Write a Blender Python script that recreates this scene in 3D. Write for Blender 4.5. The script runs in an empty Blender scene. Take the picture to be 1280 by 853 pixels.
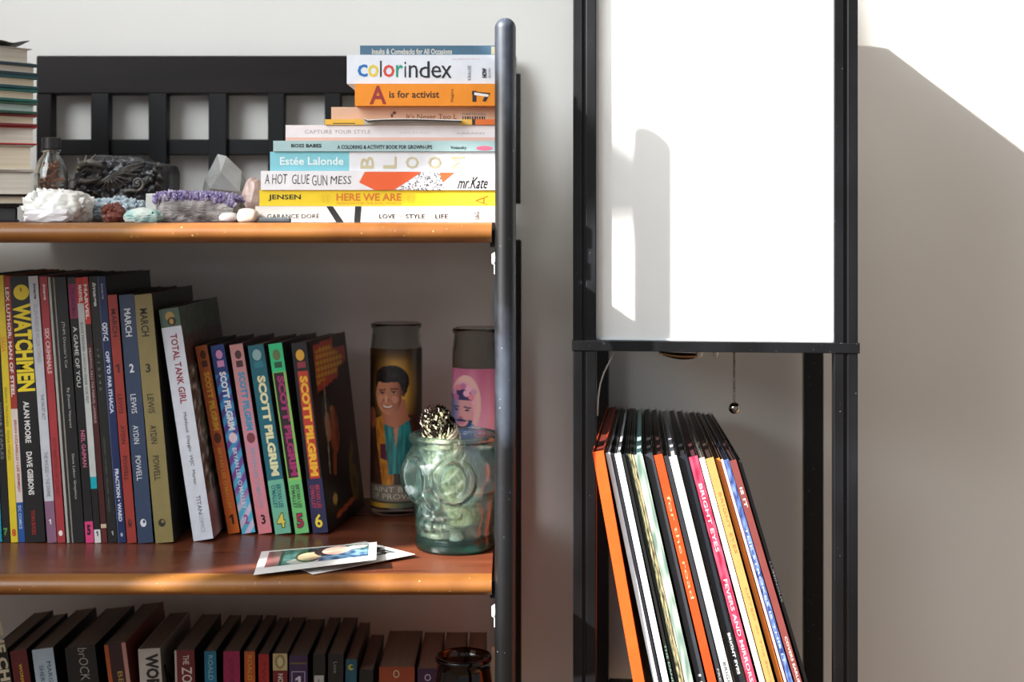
import bpy, bmesh, math, random
from mathutils import Vector, Matrix, noise

# ------------------------------------------------------------------ frame, camera, light
F = 1778.0          # focal length in pixels of the 1280 wide frame
H = 1.25            # eye height above the floor
CX, HY = 640.0, 272.0
S1, S2, S3 = H - .0045, H - .3135, H - .627     # tops of the three shelves
WALL = 1.63

scene = bpy.context.scene
COL = scene.collection
cam = bpy.data.cameras.new('camera')
cam.sensor_width = 36.0
cam.lens = 36.0 * F / 1280.0
cam.shift_y = -(426.5 - HY) / 1280.0
cam.clip_start = .01
camo = bpy.data.objects.new('camera', cam)
camo.location = (0, 0, H)
camo.rotation_euler = (math.pi / 2, 0, 0)
COL.objects.link(camo)
scene.camera = camo
cam.dof.use_dof = True
cam.dof.focus_distance = 1.29
cam.dof.aperture_fstop = 6.5

world = bpy.data.worlds.new('world')
scene.world = world
world.use_nodes = True
world.node_tree.nodes['Background'].inputs[0].default_value = (.93, .97, 1.0, 1)
world.node_tree.nodes['Background'].inputs[1].default_value = .39

def lamp_light(name, kind, energy, loc, direction, color, size=None, size_y=None, angle=None):
    d = bpy.data.lights.new(name, kind)
    d.energy = energy
    d.color = color
    if kind == 'AREA':
        d.shape = 'RECTANGLE'; d.size = size; d.size_y = size_y
    if angle: d.angle = angle
    o = bpy.data.objects.new(name, d)
    o.location = loc
    o.rotation_euler = Vector(direction).to_track_quat('-Z', 'Y').to_euler()
    COL.objects.link(o)
    return o
SUN = Vector((1.0, .53, -.707))
lamp_light('sun', 'SUN', 18.0, (-3, -1, 4), SUN, (1.0, .95, .88), angle=math.radians(.9))
lamp_light('window_daylight', 'AREA', 55.0, (-1.28, .05, H + 1.0), (1, .45, -.45), (.93, .97, 1.0), 1.4, 1.4)

scene.view_settings.view_transform = 'Standard'
scene.view_settings.look = 'None'
scene.view_settings.gamma = 1.0
scene.view_settings.use_curve_mapping = False
scene.view_settings.exposure = 0.0

# ------------------------------------------------------------------ helpers
def PX(px, py, Y):
    return Vector(((px - CX) / F * Y, Y, H - (py - HY) / F * Y))
def zpx(py, Y): return H - (py - HY) / F * Y
def xpx(px, Y): return (px - CX) / F * Y

def lin(c):
    if isinstance(c, str):
        c = c.lstrip('#')
        c = [int(c[i:i + 2], 16) / 255 for i in (0, 2, 4)]
    return tuple(((v + .055) / 1.055) ** 2.4 if v > .04045 else v / 12.92 for v in c)

MATS = {}
def mat(c, rough=.45, var=0.0, scale=60.0, bump=0.0, metal=0.0, spec=.5, name=None, stretch=(1, 1, 1), coat=0, sss=0):
    key = (c, rough, var, scale, bump, metal, spec, stretch, coat, sss)
    if key in MATS: return MATS[key]
    m = bpy.data.materials.new(name or 'print_%s' % (c if isinstance(c, str) else 'rgb'))
    m.use_nodes = True
    nt = m.node_tree; b = nt.nodes['Principled BSDF']
    l = lin(c)
    b.inputs['Base Color'].default_value = (*l, 1)
    b.inputs['Roughness'].default_value = rough
    b.inputs['Metallic'].default_value = metal
    b.inputs['Specular IOR Level'].default_value = spec
    b.inputs['Coat Weight'].default_value = coat
    b.inputs['Coat Roughness'].default_value = .15
    if sss:
        b.inputs['Subsurface Weight'].default_value = sss
        b.inputs['Subsurface Radius'].default_value = (.01, .01, .01)
        b.inputs['Subsurface Scale'].default_value = .5
    if var or bump:
        tc = nt.nodes.new('ShaderNodeTexCoord')
        mp = nt.nodes.new('ShaderNodeMapping'); mp.inputs['Scale'].default_value = stretch
        ns = nt.nodes.new('ShaderNodeTexNoise'); ns.inputs['Scale'].default_value = scale
        ns.inputs['Detail'].default_value = 5
        nt.links.new(tc.outputs['Object'], mp.inputs[0]); nt.links.new(mp.outputs[0], ns.inputs[0])
        if var:
            r = nt.nodes.new('ShaderNodeValToRGB')
            r.color_ramp.elements[0].position = .3; r.color_ramp.elements[1].position = .7
            r.color_ramp.elements[0].color = (*[v * (1 - var) for v in l], 1)
            r.color_ramp.elements[1].color = (*[min(1, v * (1 + var)) for v in l], 1)
            nt.links.new(ns.outputs[0], r.inputs[0]); nt.links.new(r.outputs[0], b.inputs['Base Color'])
        if bump:
            bp = nt.nodes.new('ShaderNodeBump'); bp.inputs['Strength'].default_value = bump
            bp.inputs['Distance'].default_value = .002
            nt.links.new(ns.outputs[0], bp.inputs['Height']); nt.links.new(bp.outputs[0], b.inputs['Normal'])
    MATS[key] = m
    return m

def ramp_mat(name, stops, scale, rough=.5, detail=6, stretch=(1, 1, 1), bump=0, dist=.002, tex='noise', rough2=None, distortion=0, coat=0, trans=0, sss=0, spec=.5):
    m = bpy.data.materials.new(name); m.use_nodes = True
    nt = m.node_tree; b = nt.nodes['Principled BSDF']
    tc = nt.nodes.new('ShaderNodeTexCoord'); mp = nt.nodes.new('ShaderNodeMapping')
    mp.inputs['Scale'].default_value = stretch
    if tex == 'noise':
        ns = nt.nodes.new('ShaderNodeTexNoise'); ns.inputs['Detail'].default_value = detail
        ns.inputs['Distortion'].default_value = distortion
    else:
        ns = nt.nodes.new('ShaderNodeTexVoronoi')
    ns.inputs['Scale'].default_value = scale
    nt.links.new(tc.outputs['Object'], mp.inputs[0]); nt.links.new(mp.outputs[0], ns.inputs[0])
    r = nt.nodes.new('ShaderNodeValToRGB'); e = r.color_ramp.elements
    e[0].position = stops[0][0]; e[0].color = (*lin(stops[0][1]), 1)
    e[1].position = stops[-1][0]; e[1].color = (*lin(stops[-1][1]), 1)
    for p, c in stops[1:-1]:
        k = e.new(p); k.color = (*lin(c), 1)
    nt.links.new(ns.outputs[0], r.inputs[0]); nt.links.new(r.outputs[0], b.inputs['Base Color'])
    b.inputs['Roughness'].default_value = rough
    b.inputs['Coat Weight'].default_value = coat
    b.inputs['Coat Roughness'].default_value = .2
    b.inputs['Transmission Weight'].default_value = trans
    b.inputs['Specular IOR Level'].default_value = spec
    if sss:
        b.inputs['Subsurface Weight'].default_value = sss
        b.inputs['Subsurface Radius'].default_value = (.01, .01, .01)
        b.inputs['Subsurface Scale'].default_value = .6
    if rough2 is not None:
        mr = nt.nodes.new('ShaderNodeMapRange'); mr.inputs[1].default_value = .3; mr.inputs[2].default_value = .7
        mr.inputs[3].default_value = rough; mr.inputs[4].default_value = rough2
        nt.links.new(ns.outputs[0], mr.inputs[0]); nt.links.new(mr.outputs[0], b.inputs['Roughness'])
    if bump:
        bp = nt.nodes.new('ShaderNodeBump'); bp.inputs['Strength'].default_value = bump
        bp.inputs['Distance'].default_value = dist
        nt.links.new(ns.outputs[0], bp.inputs['Height']); nt.links.new(bp.outputs[0], b.inputs['Normal'])
    return m

def glass_mat(name, color, rough=.02, ior=1.45, absorb=None, density=0):
    m = bpy.data.materials.new(name); m.use_nodes = True
    nt = m.node_tree; b = nt.nodes['Principled BSDF']
    b.inputs['Base Color'].default_value = (*lin(color), 1)
    b.inputs['Roughness'].default_value = rough
    b.inputs['IOR'].default_value = ior
    b.inputs['Transmission Weight'].default_value = 1
    if absorb:
        v = nt.nodes.new('ShaderNodeVolumeAbsorption')
        v.inputs[0].default_value = (*lin(absorb), 1); v.inputs[1].default_value = density
        nt.links.new(v.outputs[0], nt.nodes['Material Output'].inputs['Volume'])
    return m

ATTR = None
def attr_mat(rough=.35):
    m = bpy.data.materials.new('printed_picture'); m.use_nodes = True
    nt = m.node_tree; b = nt.nodes['Principled BSDF']
    a = nt.nodes.new('ShaderNodeAttribute'); a.attribute_name = 'Col'
    nt.links.new(a.outputs[0], b.inputs['Base Color'])
    b.inputs['Roughness'].default_value = rough
    return m

class MB:
    def __init__(s): s.v = []; s.f = []; s.m = []
    def add(s, vs, fs, m=0):
        o = len(s.v); s.v += [tuple(v) for v in vs]
        s.f += [tuple(i + o for i in f) for f in fs]; s.m += [m] * len(fs)
        return s
    def box(s, x0, x1, y0, y1, z0, z1, m=0):
        vs = [(x0,y0,z0),(x1,y0,z0),(x1,y1,z0),(x0,y1,z0),(x0,y0,z1),(x1,y0,z1),(x1,y1,z1),(x0,y1,z1)]
        return s.add(vs, [(0,3,2,1),(4,5,6,7),(0,1,5,4),(1,2,6,5),(2,3,7,6),(3,0,4,7)], m)
    def quad(s, a, b, c, d, m=0): return s.add([a, b, c, d], [(0,1,2,3)], m)
    def lathe(s, prof, n=48, c=(0,0), m=0, close=False):
        vs = []; fs = []
        for r, z in prof:
            for i in range(n):
                a = 2 * math.pi * i / n
                vs.append((c[0] + r * math.cos(a), c[1] + r * math.sin(a), z))
        k = len(prof)
        for j in range(k if close else k - 1):
            j2 = (j + 1) % k
            for i in range(n):
                i2 = (i + 1) % n
                fs.append((j*n+i, j*n+i2, j2*n+i2, j2*n+i))
        return s.add(vs, fs, m)
    def tube(s, pts, r, n=8, m=0, cap=True):
        pts = [Vector(p) for p in pts]
        rs = r if isinstance(r, (list, tuple)) else [r] * len(pts)
        vs = []; fs = []; up = None
        for i, p in enumerate(pts):
            t = (pts[min(i+1, len(pts)-1)] - pts[max(i-1, 0)])
            if t.length < 1e-9: t = Vector((0, 0, 1))
            t.normalize()
            if up is None:
                up = t.orthogonal().normalized()
            up = (up - t * up.dot(t))
            if up.length < 1e-6: up = t.orthogonal()
            up.normalize(); w = t.cross(up)
            for k in range(n):
                a = 2 * math.pi * k / n
                vs.append(p + (up * math.cos(a) + w * math.sin(a)) * rs[i])
        for i in range(len(pts) - 1):
            for k in range(n):
                k2 = (k + 1) % n
                fs.append((i*n+k, i*n+k2, (i+1)*n+k2, (i+1)*n+k))
        if cap:
            fs.append(tuple(range(n))[::-1]); fs.append(tuple((len(pts)-1)*n + k for k in range(n)))
        return s.add(vs, fs, m)
    def build(s, name, mats, parent=None, bevel=0, seg=2, smooth=False, label=None):
        me = bpy.data.meshes.new(name)
        me.from_pydata(s.v, [], s.f)
        if not isinstance(mats, (list, tuple)): mats = [mats]
        for m in mats: me.materials.append(m)
        me.polygons.foreach_set('material_index', s.m)
        if smooth: me.polygons.foreach_set('use_smooth', [True] * len(s.f))
        me.update()
        o = bpy.data.objects.new(name, me); COL.objects.link(o)
        if parent: o.parent = parent
        if bevel:
            md = o.modifiers.new('bevel', 'BEVEL'); md.width = bevel; md.segments = seg
            md.limit_method = 'ANGLE'; md.angle_limit = .6
            md.harden_normals = False
        if label: o['label'] = label
        return o

def tag(o, label, cat, group=None, kind=None):
    if label: o['label'] = label
    if cat: o['category'] = cat
    if group: o['group'] = group
    if kind: o['kind'] = kind
    return o
def empty(name, loc, rot=(0, 0, 0), label=None, cat=None, group=None):
    o = bpy.data.objects.new(name, None); COL.objects.link(o)
    o.empty_display_size = .02
    o.location = loc; o.rotation_euler = rot
    return tag(o, label, cat, group)
def struct(o): o['kind'] = 'structure'; return o

# flat lettering ------------------------------------------------------
TXT = {}
def glyphs(s, bold=0.0, shear=0.0):
    key = (s, bold, shear)
    if key in TXT: return TXT[key]
    if s == '1':
        TXT[key] = ([(.5, 0), (1, 0), (1, 1), (.6, 1), (0, .8), (0, .62), (.5, .76)], [(0, 1, 2, 3, 4, 5, 6)])
        return TXT[key]
    cu = bpy.data.curves.new('lettering', 'FONT'); cu.body = s; cu.offset = bold
    cu.shear = shear; cu.resolution_u = 2
    ob = bpy.data.objects.new('lettering', cu); COL.objects.link(ob)
    bpy.context.view_layer.update()
    dg = bpy.context.evaluated_depsgraph_get()
    me = ob.evaluated_get(dg).to_mesh()
    vs = [v.co.copy() for v in me.vertices]; fs = [tuple(p.vertices) for p in me.polygons]
    bpy.data.objects.remove(ob); bpy.data.curves.remove(cu)
    x0 = min(v.x for v in vs); x1 = max(v.x for v in vs); y0 = min(v.y for v in vs); y1 = max(v.y for v in vs)
    vs = [((v.x - x0) / (x1 - x0), (v.y - y0) / max(y1 - y0, 1e-6)) for v in vs]
    TXT[key] = (vs, fs)
    return TXT[key]
def letter(parent, s, O, ex, ey, L, Hh, m, name='title', bold=0.0, shear=0.0, fn=None):
    """lettering fitted into a box that starts at O and is L along ex, Hh along ey"""
    vs, fs = glyphs(s, bold, shear)
    O = Vector(O); ex = Vector(ex); ey = Vector(ey)
    P = [O + ex * (u * L) + ey * (v * Hh) for u, v in vs]
    if fn: P = [fn(p) for p in P]
    nrm = ex.cross(ey)
    mb = MB(); mb.add(P, fs)
    return mb.build(name, m, parent)

def disc_pts(cx, cy, rx, ry, n=20):
    return [(cx + rx * math.cos(2*math.pi*i/n), cy + ry * math.sin(2*math.pi*i/n)) for i in range(n)]

def paint_grid(name, fn, nu, nv, cfn, parent=None, m=None, rough=.35):
    me = bpy.data.meshes.new(name)
    vs = [fn(i / nu, j / nv) for j in range(nv + 1) for i in range(nu + 1)]
    fs = [(j*(nu+1)+i, j*(nu+1)+i+1, (j+1)*(nu+1)+i+1, (j+1)*(nu+1)+i) for j in range(nv) for i in range(nu)]
    me.from_pydata([tuple(v) for v in vs], [], fs)
    at = me.color_attributes.new('Col', 'FLOAT_COLOR', 'POINT')
    buf = []
    for j in range(nv + 1):
        for i in range(nu + 1):
            c = cfn(i / nu, j / nv); buf += [*lin(c), 1.0]
    at.data.foreach_set('color', buf)
    me.polygons.foreach_set('use_smooth', [True] * len(fs))
    me.materials.append(m or attr_mat(rough)); me.update()
    o = bpy.data.objects.new(name, me); COL.objects.link(o)
    if parent: o.parent = parent
    return o

def mixc(a, b, t):
    t = max(0, min(1, t)); return tuple(x + (y - x) * t for x, y in zip(a, b))
def hexc(c):
    c = c.lstrip('#'); return tuple(int(c[i:i+2], 16) / 255 for i in (0, 2, 4))
def sm(d, w): return max(0, min(1, .5 - d / w))
def ell(x, y, cx, cy, rx, ry): return math.hypot((x - cx) / rx, (y - cy) / ry) - 1
def seg(x, y, ax, ay, bx, by):
    dx, dy = bx - ax, by - ay; t = max(0, min(1, ((x-ax)*dx + (y-ay)*dy) / (dx*dx + dy*dy)))
    return math.hypot(x - ax - t*dx, y - ay - t*dy)
def inpoly(x, y, P):
    r = False; n = len(P)
    for i in range(n):
        x1, y1 = P[i]; x2, y2 = P[(i+1) % n]
        if (y1 > y) != (y2 > y) and x < (x2-x1)*(y-y1)/(y2-y1)+x1: r = not r
    return r

# ------------------------------------------------------------------ materials
M_wall = ramp_mat('wall_paint', [(.3, '#dddcd8'), (.7, '#e4e3e0')], 3.0, .85, bump=.03, dist=.001)
M_ceiling = mat('#e6e6e4', .9, name='ceiling_paint')
M_floor = ramp_mat('floor_boards', [(.3, '#8a6a4c'), (.7, '#a58360')], 8, .5, stretch=(1, 8, 1))
M_black = ramp_mat('worn_black_paint', [(.35, '#15161a'), (.6, '#22252b'), (.8, '#3c4048')], 22, .30, rough2=.55, bump=.08, stretch=(1, 1, .6))
def speckled(name, base, speck, rough):
    m = ramp_mat(name, base, 14, rough, rough2=.5, bump=.05, stretch=(1, 1, .5), spec=.3 if 'lamp' in name else .5)
    nt = m.node_tree; b = nt.nodes['Principled BSDF']
    tc = nt.nodes.new('ShaderNodeTexCoord'); v = nt.nodes.new('ShaderNodeTexNoise')
    v.inputs['Scale'].default_value = 420; v.inputs['Detail'].default_value = 2
    nt.links.new(tc.outputs['Object'], v.inputs[0])
    r = nt.nodes.new('ShaderNodeValToRGB'); r.color_ramp.elements[0].position = .735; r.color_ramp.elements[1].position = .76
    nt.links.new(v.outputs[0], r.inputs[0])
    mx = nt.nodes.new('ShaderNodeMix'); mx.data_type = 'RGBA'
    src = b.inputs['Base Color'].links[0].from_socket
    nt.links.new(r.outputs[0], mx.inputs[0]); nt.links.new(src, mx.inputs[6])
    mx.inputs[7].default_value = (*lin(speck), 1)
    nt.links.new(mx.outputs[2], b.inputs['Base Color'])
    return m
M_post = speckled('dusty_black_post', [(.42, '#040507'), (.56, '#0a0c12'), (.68, '#3a4250')], '#8b8e96', .36)
M_rail = ramp_mat('dark_stained_rail', [(.3, '#0f0b0b'), (.7, '#181213')], 6, .5, spec=.2, stretch=(.6, 4, 8), bump=.05)
M_slat = ramp_mat('black_slat_paint', [(.3, '#0b0c0e'), (.7, '#121417')], 9, .5, spec=.25, stretch=(4, 4, .5))
M_shelf = ramp_mat('mahogany_board', [(.25, '#4a2416'), (.55, '#6a3824'), (.8, '#7c4630')], 7, .26, stretch=(.5, 6, 6), rough2=.36, bump=.04, distortion=.6)
M_edge = speckled('worn_orange_edge', [(.25, '#643a1b'), (.55, '#875624'), (.85, '#a07032')], '#e8c9a0', .33)
M_lamp = speckled('lamp_black_wood', [(.35, '#08080a'), (.6, '#0e0f13'), (.85, '#1e2128')], '#6a6d74', .33)
M_white = mat('#eceae6', .4, name='white_plastic')
M_pages = ramp_mat('page_block', [(.3, '#b9aa94'), (.7, '#cfc3ae')], 300, .8, stretch=(1, .02, .02), bump=.2, dist=.0004)
M_pages_flat = ramp_mat('page_block_flat', [(.3, '#c8bfb0'), (.7, '#e2dccf')], 260, .8, stretch=(.02, .02, 1), bump=.25, dist=.0004)
M_pages_dark = ramp_mat('aged_pages', [(.3, '#6d5a4a'), (.7, '#8a7461')], 300, .8, stretch=(1, .02, .02), bump=.2, dist=.0004)
M_brass = mat('#8a6a4a', .25, metal=1.0, name='brass')
M_chrome = mat('#9a938c', .12, metal=1.0, name='aged_chrome')

# ------------------------------------------------------------------ room
MB().box(-1.30, 2.6, WALL, WALL + .1, 0, 3.05).build('wall_back', M_wall).__setitem__('kind', 'structure')
MB().box(-1.30, 2.6, -2.4, WALL + .1, -.05, 0).build('floor', M_floor).__setitem__('kind', 'structure')
MB().box(-1.30, 2.6, -2.4, WALL + .1, 3.05, 3.1).build('ceiling', M_ceiling).__setitem__('kind', 'structure')
WY0, WY1, WZ0, WZ1 = -.75, .785, H + .17, H + 1.66
w = MB()
w.box(-1.30, -1.20, -2.4, WY0, 0, 3.05); w.box(-1.30, -1.20, WY1, WALL, 0, 3.05)
w.box(-1.30, -1.20, WY0, WY1, 0, WZ0); w.box(-1.30, -1.20, WY0, WY1, WZ1, 3.05)
w.build('wall_left', M_wall)['kind'] = 'structure'
MB().box(-1.20, 2.6, WALL - .012, WALL, 0, .09).build('baseboard_back', M_ceiling, bevel=.003)['kind'] = 'structure'
# window in the left wall: a frame, plus an added bar and panel that shape the sun patches
we = empty('window_1', (-1.25, 0, WZ0)); struct(we)
wf = MB()
for a, b, c, d in ((WY0, WY0+.03, 0, WZ1-WZ0), (WY1-.03, WY1, 0, WZ1-WZ0), (WY0, WY1, 0, .03), (WY0, WY1, WZ1-WZ0-.03, WZ1-WZ0)):
    wf.box(-.02, .02, a, b, c, d)
wf.build('window_frame', M_white, we, bevel=.002)
mu = MB(); mu.box(-.012, .012, .640, .722, .03, .295)  # unseen bar, added to leave a sunless gap along the middle shelf edge
mu.build('sun_block_bar', M_white, we)

cu_ = MB(); pl = [(.80, .615), (.672, .80), (.655, .88), (.60, .945), (.60, 1.0), (.80, 1.0)]  # unseen slanted panel, added to keep sun off the upper left of the stack
for dx in (0,):
    a_ = [(.03, y, z - .17) for y, z in pl]; b_ = [(.036, y, z - .17) for y, z in pl]
    cu_.add(a_ + b_, [(5,4,3,2,1,0), (6,7,8,9,10,11)] + [(i, (i+1) % 6, 6 + (i+1) % 6, 6 + i) for i in range(6)])
cu_.build('sun_block_panel', mat('#b8b4aa', .9, name='sun_block_matte'), we)

# ------------------------------------------------------------------ bookcase
bc = empty('bookcase', (-.42, 1.42, 0), label='open shelving unit with orange edged wooden shelves and black posts', cat='bookcase')
def bl(mb): # world coords into bookcase local
    mb.v = [(x + .42, y - 1.42, z) for x, y, z in mb.v]; return mb
XR = xpx(614.5, 1.24); XL = -.80
for zt, nm in ((S1, 1), (S2, 2), (S3, 3), (S3 - .3135, 4), (.06, 5)):
    t = .0178
    b = bl(MB().box(XL, XR, 1.252, 1.59, zt - t, zt)).build('shelf_board', M_shelf, bc)
    # rounded nosing
    prof = []
    n = 10
    for i in range(n + 1):
        a = -math.pi/2 + math.pi * i / n
        prof.append((1.2535 - .0165 * math.cos(a) ** .75 if math.cos(a) > 1e-6 else 1.2535, zt - t/2 + t/2 * math.sin(a)))
    e = MB(); vs = []; fs = []
    for xx in (XL, XR):
        for y, z in prof: vs.append((xx, y, z))
    k = len(prof)
    for i in range(k - 1): fs.append((i, k + i, k + i + 1, i + 1))
    e.add(vs, fs)
    e.add(vs, [tuple(range(k)), tuple(range(k, 2*k))[::-1], (0, k-1, 2*k-1, k)])
    bl(e).build('shelf_edge', M_edge, bc, smooth=False, label='orange rounded front edge').data.polygons.foreach_set('use_smooth', [True]*(k-1)+[False]*3)
    # black rail below the end of the board and a white clip
    for sx in (XR - .0015, XL - .012):
        bl(MB().box(sx, sx + .0125, 1.25, 1.60, zt - t - .004, zt - .006)).build('side_rail', M_slat, bc, bevel=.001)
    c = MB(); c.lathe([(.0001, -.003), (.0045, -.003), (.0055, -.001), (.0055, .001), (.0035, .003), (.0001, .003)], 16)
    c.v = [(z + XR + .003, x + 1.247, y + zt - .032) for x, y, z in c.v]
    c.box(XR + .002, XR + .0075, 1.244, 1.250, zt - .045, zt - .026)
    bl(c).build('shelf_clip', M_white, bc, smooth=False)
def post(x0, x1, y0, y1, z0, z1, m, r=.004):
    return bl(MB().box(x0, x1, y0, y1, z0, z1)).build('post', m, bc, bevel=r, seg=8, smooth=True)
o = post(xpx(618.3, 1.232), xpx(645.0, 1.232), 1.232, 1.252, 0, zpx(20.5, 1.232), M_post, .0093)
post(-.82, -.802, 1.232, 1.252, 0, zpx(20.5, 1.232), M_post, .0093)
post(-.0096, .0105, 1.60, 1.62, 0, zpx(300, 1.60), M_slat, .002)
post(-.82, -.80, 1.60, 1.62, 0, zpx(72, 1.60), M_slat, .002)
# slatted back rack
YB = 1.60
bl(MB().box(xpx(45, YB), .005, YB, YB + .02, zpx(118, YB), zpx(69.5, YB))).build('top_rail', M_rail, bc, bevel=.002)
bl(MB().box(xpx(64, YB), .0, YB + .004, YB + .018, zpx(193.5, YB), zpx(174, YB))).build('middle_rail', M_slat, bc, bevel=.001)
bl(MB().box(xpx(45, YB), .0, YB + .004, YB + .018, S1 - .016, S1 + .012)).build('bottom_rail', M_slat, bc, bevel=.001)
bl(MB().box(xpx(45, YB), xpx(64, YB), YB + .001, YB + .02, S1 - .02, zpx(117, YB))).build('slat', M_rail, bc, bevel=.001)
for a, b in ((114, 136.5), (186, 209), (261, 283.5), (335, 355.5), (406, 426), (478, 499), (550, 571)):
    bl(MB().box(xpx(a, YB), xpx(b, YB), YB - .002, YB + .014, S1 - .02, zpx(117, YB))).build('slat', M_slat, bc, bevel=.001)
bl(MB().box(-.006, .0098, YB, YB + .018, zpx(255, YB), zpx(92, YB))).build('slat', M_slat, bc, bevel=.001)

# ------------------------------------------------------------------ books
EPS = .00025
BOLD = .03
def spine_prints(root, prints, t, h, frac, u_dir=(1, 0, 0), v_dir=(0, 0, 1), ysurf=-EPS):
    """prints given in fractions of the spine; u across (0..1), y through frac() from the foot"""
    for i, p in enumerate(prints):
        kind = p[0]
        m = lambda c: mat(c, .5)
        if kind in ('r', 'u'):
            _, s, y0, y1, u0, u1, c = p[:7]
            bold = p[7] if len(p) > 7 else 0.0; shear = p[8] if len(p) > 8 else 0
            nm = p[9] if len(p) > 9 else ('title' if i == 0 else 'spine_lettering')
            za, zb = frac(y0) * h, frac(y1) * h
            if kind == 'u' and s == '1':
                um = (u0 + u1) / 2; hw = .21 * (za - zb) / t; u0, u1 = um - hw, um + hw; bold = 0
            if kind == 'r':
                letter(root, s, (u0 * t, ysurf - i*2e-5, za), (0, 0, -1), (1, 0, 0), za - zb, (u1 - u0) * t, m(c), nm, bold, shear)
            else:
                letter(root, s, (u0 * t, ysurf - i*2e-5, zb), (1, 0, 0), (0, 0, 1), (u1 - u0) * t, za - zb, m(c), 'volume_number' if len(s) < 2 else nm, bold, shear)
        elif kind in ('disc', 'rect', 'poly'):
            _, y0, y1, u0, u1, c = p[:6]
            za, zb = frac(y0) * h, frac(y1) * h
            if kind == 'disc': pts = disc_pts((u0+u1)/2*t, (za+zb)/2, (u1-u0)/2*t, (za-zb)/2)
            else: pts = [(u0*t, zb), (u1*t, zb), (u1*t, za), (u0*t, za)]
            MB().add([(x, ysurf + (.00002*len(prints)) - i*2e-5, z) for x, z in pts], [tuple(range(len(pts)))]).build('printed_panel' if kind == 'rect' else 'emblem', m(c), root)

def book_mesh(root, t, h, d, bands, side, pages, hard=False, bevel=.0005):
    """bands: list of (colour, z0, z1) fractions from the foot"""
    c = .0022 if hard else .0007
    cols = []; 
    def mi(col):
        if col not in cols: cols.append(col)
        return cols.index(col)
    mb = MB()
    s = mi(side[0]); s2 = mi(side[1])
    for col, a, b in bands: mb.box(0, t, 0, c, a*h, b*h, mi(col))
    mb.box(0, c, c, d, 0, h, s); mb.box(t - c, t, c, d, 0, h, s2)
    mb.build('cover', [mat(x, .38, .06, 90) for x in cols], root)
    ins = .003 if hard else .0006
    MB().box(c, t - c, c, d - ins, ins, h - ins).build('page_block', pages, root)

def stand_book(label, xb, yb, w, xt, yt, bands, prints, depth=.168, side=('#1d1a19', '#1d1a19'), group='comic books standing on the middle shelf',
               pages=None, hard=False, yaw=0.0, shelf=S2, extra=None, name='comic_book', cat='book'):
    Y = F * (H - shelf) / (yb - HY)
    lean = math.atan2(xb - xt, yb - yt)
    s = Y / F
    h = math.hypot(xb - xt, yb - yt) * s
    t = w * s * math.cos(lean) * .95
    root = empty(name, (xpx(xb, Y), Y, shelf + .0003), (0, 0, 0), label, cat, group)
    root.rotation_euler = (Matrix.Rotation(-math.radians(yaw), 3, 'Z') @ Matrix.Rotation(-lean, 3, 'Y')).to_euler()
    frac = lambda y: (yb - y) / (yb - yt)
    bb = []; top = 1.0
    if isinstance(bands, str): bands = [(bands, yb)]
    for c, ye in bands:
        lo = max(0, frac(ye)) if ye < yb - 1 else 0
        bb.append((c, lo, top)); top = lo
    book_mesh(root, t, h, depth, bb, side, pages or M_pages_dark, hard)
    spine_prints(root, prints, t, h, frac)
    if extra: extra(root, t, h, depth, frac)
    return root

K = '#17171a'; W = '#c9ccd2'
B = stand_book
B('teal comic at the left frame edge, left of the black volume seven', -16.5, 679, 20, -33, 345, [('#128fa8', 679)], [], side=('#101418', '#101418'))
B('black comic with green number seven at its foot', 4, 679, 9.3, -13, 345, K,
  [('r', 'BRIAN K. VAUGHAN   FIONA STAPLES', 400, 575, .3, .7, '#7d8790'), ('u', '7', 661, 670, .15, .75, '#5c9a3c', BOLD)])
B('bright yellow comic with red number eight at its foot', 13.8, 679, 9.2, -4, 345, '#d9c02c',
  [('r', 'SAGA', 422, 441, .1, .8, '#d68a28', .02), ('r', 'BRIAN K. VAUGHAN   FIONA STAPLES', 485, 576, .2, .6, '#8f7f1c'), ('u', '8', 662, 671, .2, .8, '#c4441f', BOLD)],
  side=('#d9c02c', '#c33a1c'))
B('red comic with cream middle and blue foot between yellow and wide black comics', 23.3, 679, 8.6, 4, 346, [('#9c3329', 512), ('#d6c9c2', 629), ('#1d4f93', 679)],
  [('r', 'LEX LUTHOR: MAN OF STEEL', 360, 497, .2, .75, '#e3dcd8', BOLD), ('r', 'BRIAN AZZARELLO • LEE BERMEJO', 526, 616, .25, .75, '#a8362c', .01), ('r', 'DC COMICS', 633, 662, .25, .7, '#b9cbe0', .02)],
  side=('#9c3329', '#c6a23a'))
B('wide black comic with huge yellow letters and yellow disc', 32.2, 679.3, 25.6, 12.3, 346.5, K,
  [('r', 'WATCHMEN', 381, 490.5, .06, .97, '#e8cf22', .045), ('disc', 357, 376.5, .14, .94, '#dcc62c'), ('r', 'ALAN MOORE', 503, 555, .3, .6, '#dcdcd8', .03),
   ('r', 'DAVE GIBBONS', 566, 620, .3, .6, '#dcdcd8', .03), ('r', 'TITAN BOOKS', 639, 670, .36, .58, '#a02a26', .02), ('rect', 361, 366, .5, .56, '#a03020')])
B('pale grey comic with mauve foot, right of the wide black comic', 59.4, 679.5, 12.2, 35.3, 346, [('#c2c5cd', 627.5), ('#85607a', 679.5)],
  [('r', 'image', 355, 375, .4, .75, '#23264a', .03, .2), ('r', 'GILLEN McKELVIE WILSON COWLES', 381, 454, .35, .75, '#8d9096'), ('r', 'THE FAUST ACT', 494, 526, .4, .75, '#4a4c52'),
   ('r', 'THE WICKED + THE DIVINE', 566, 622, .3, .7, '#777a80'), ('u', '1', 650, 656.5, .35, .55, '#e8e4e6', .03)], side=('#9b9ea5', '#caa6a6'))
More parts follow.
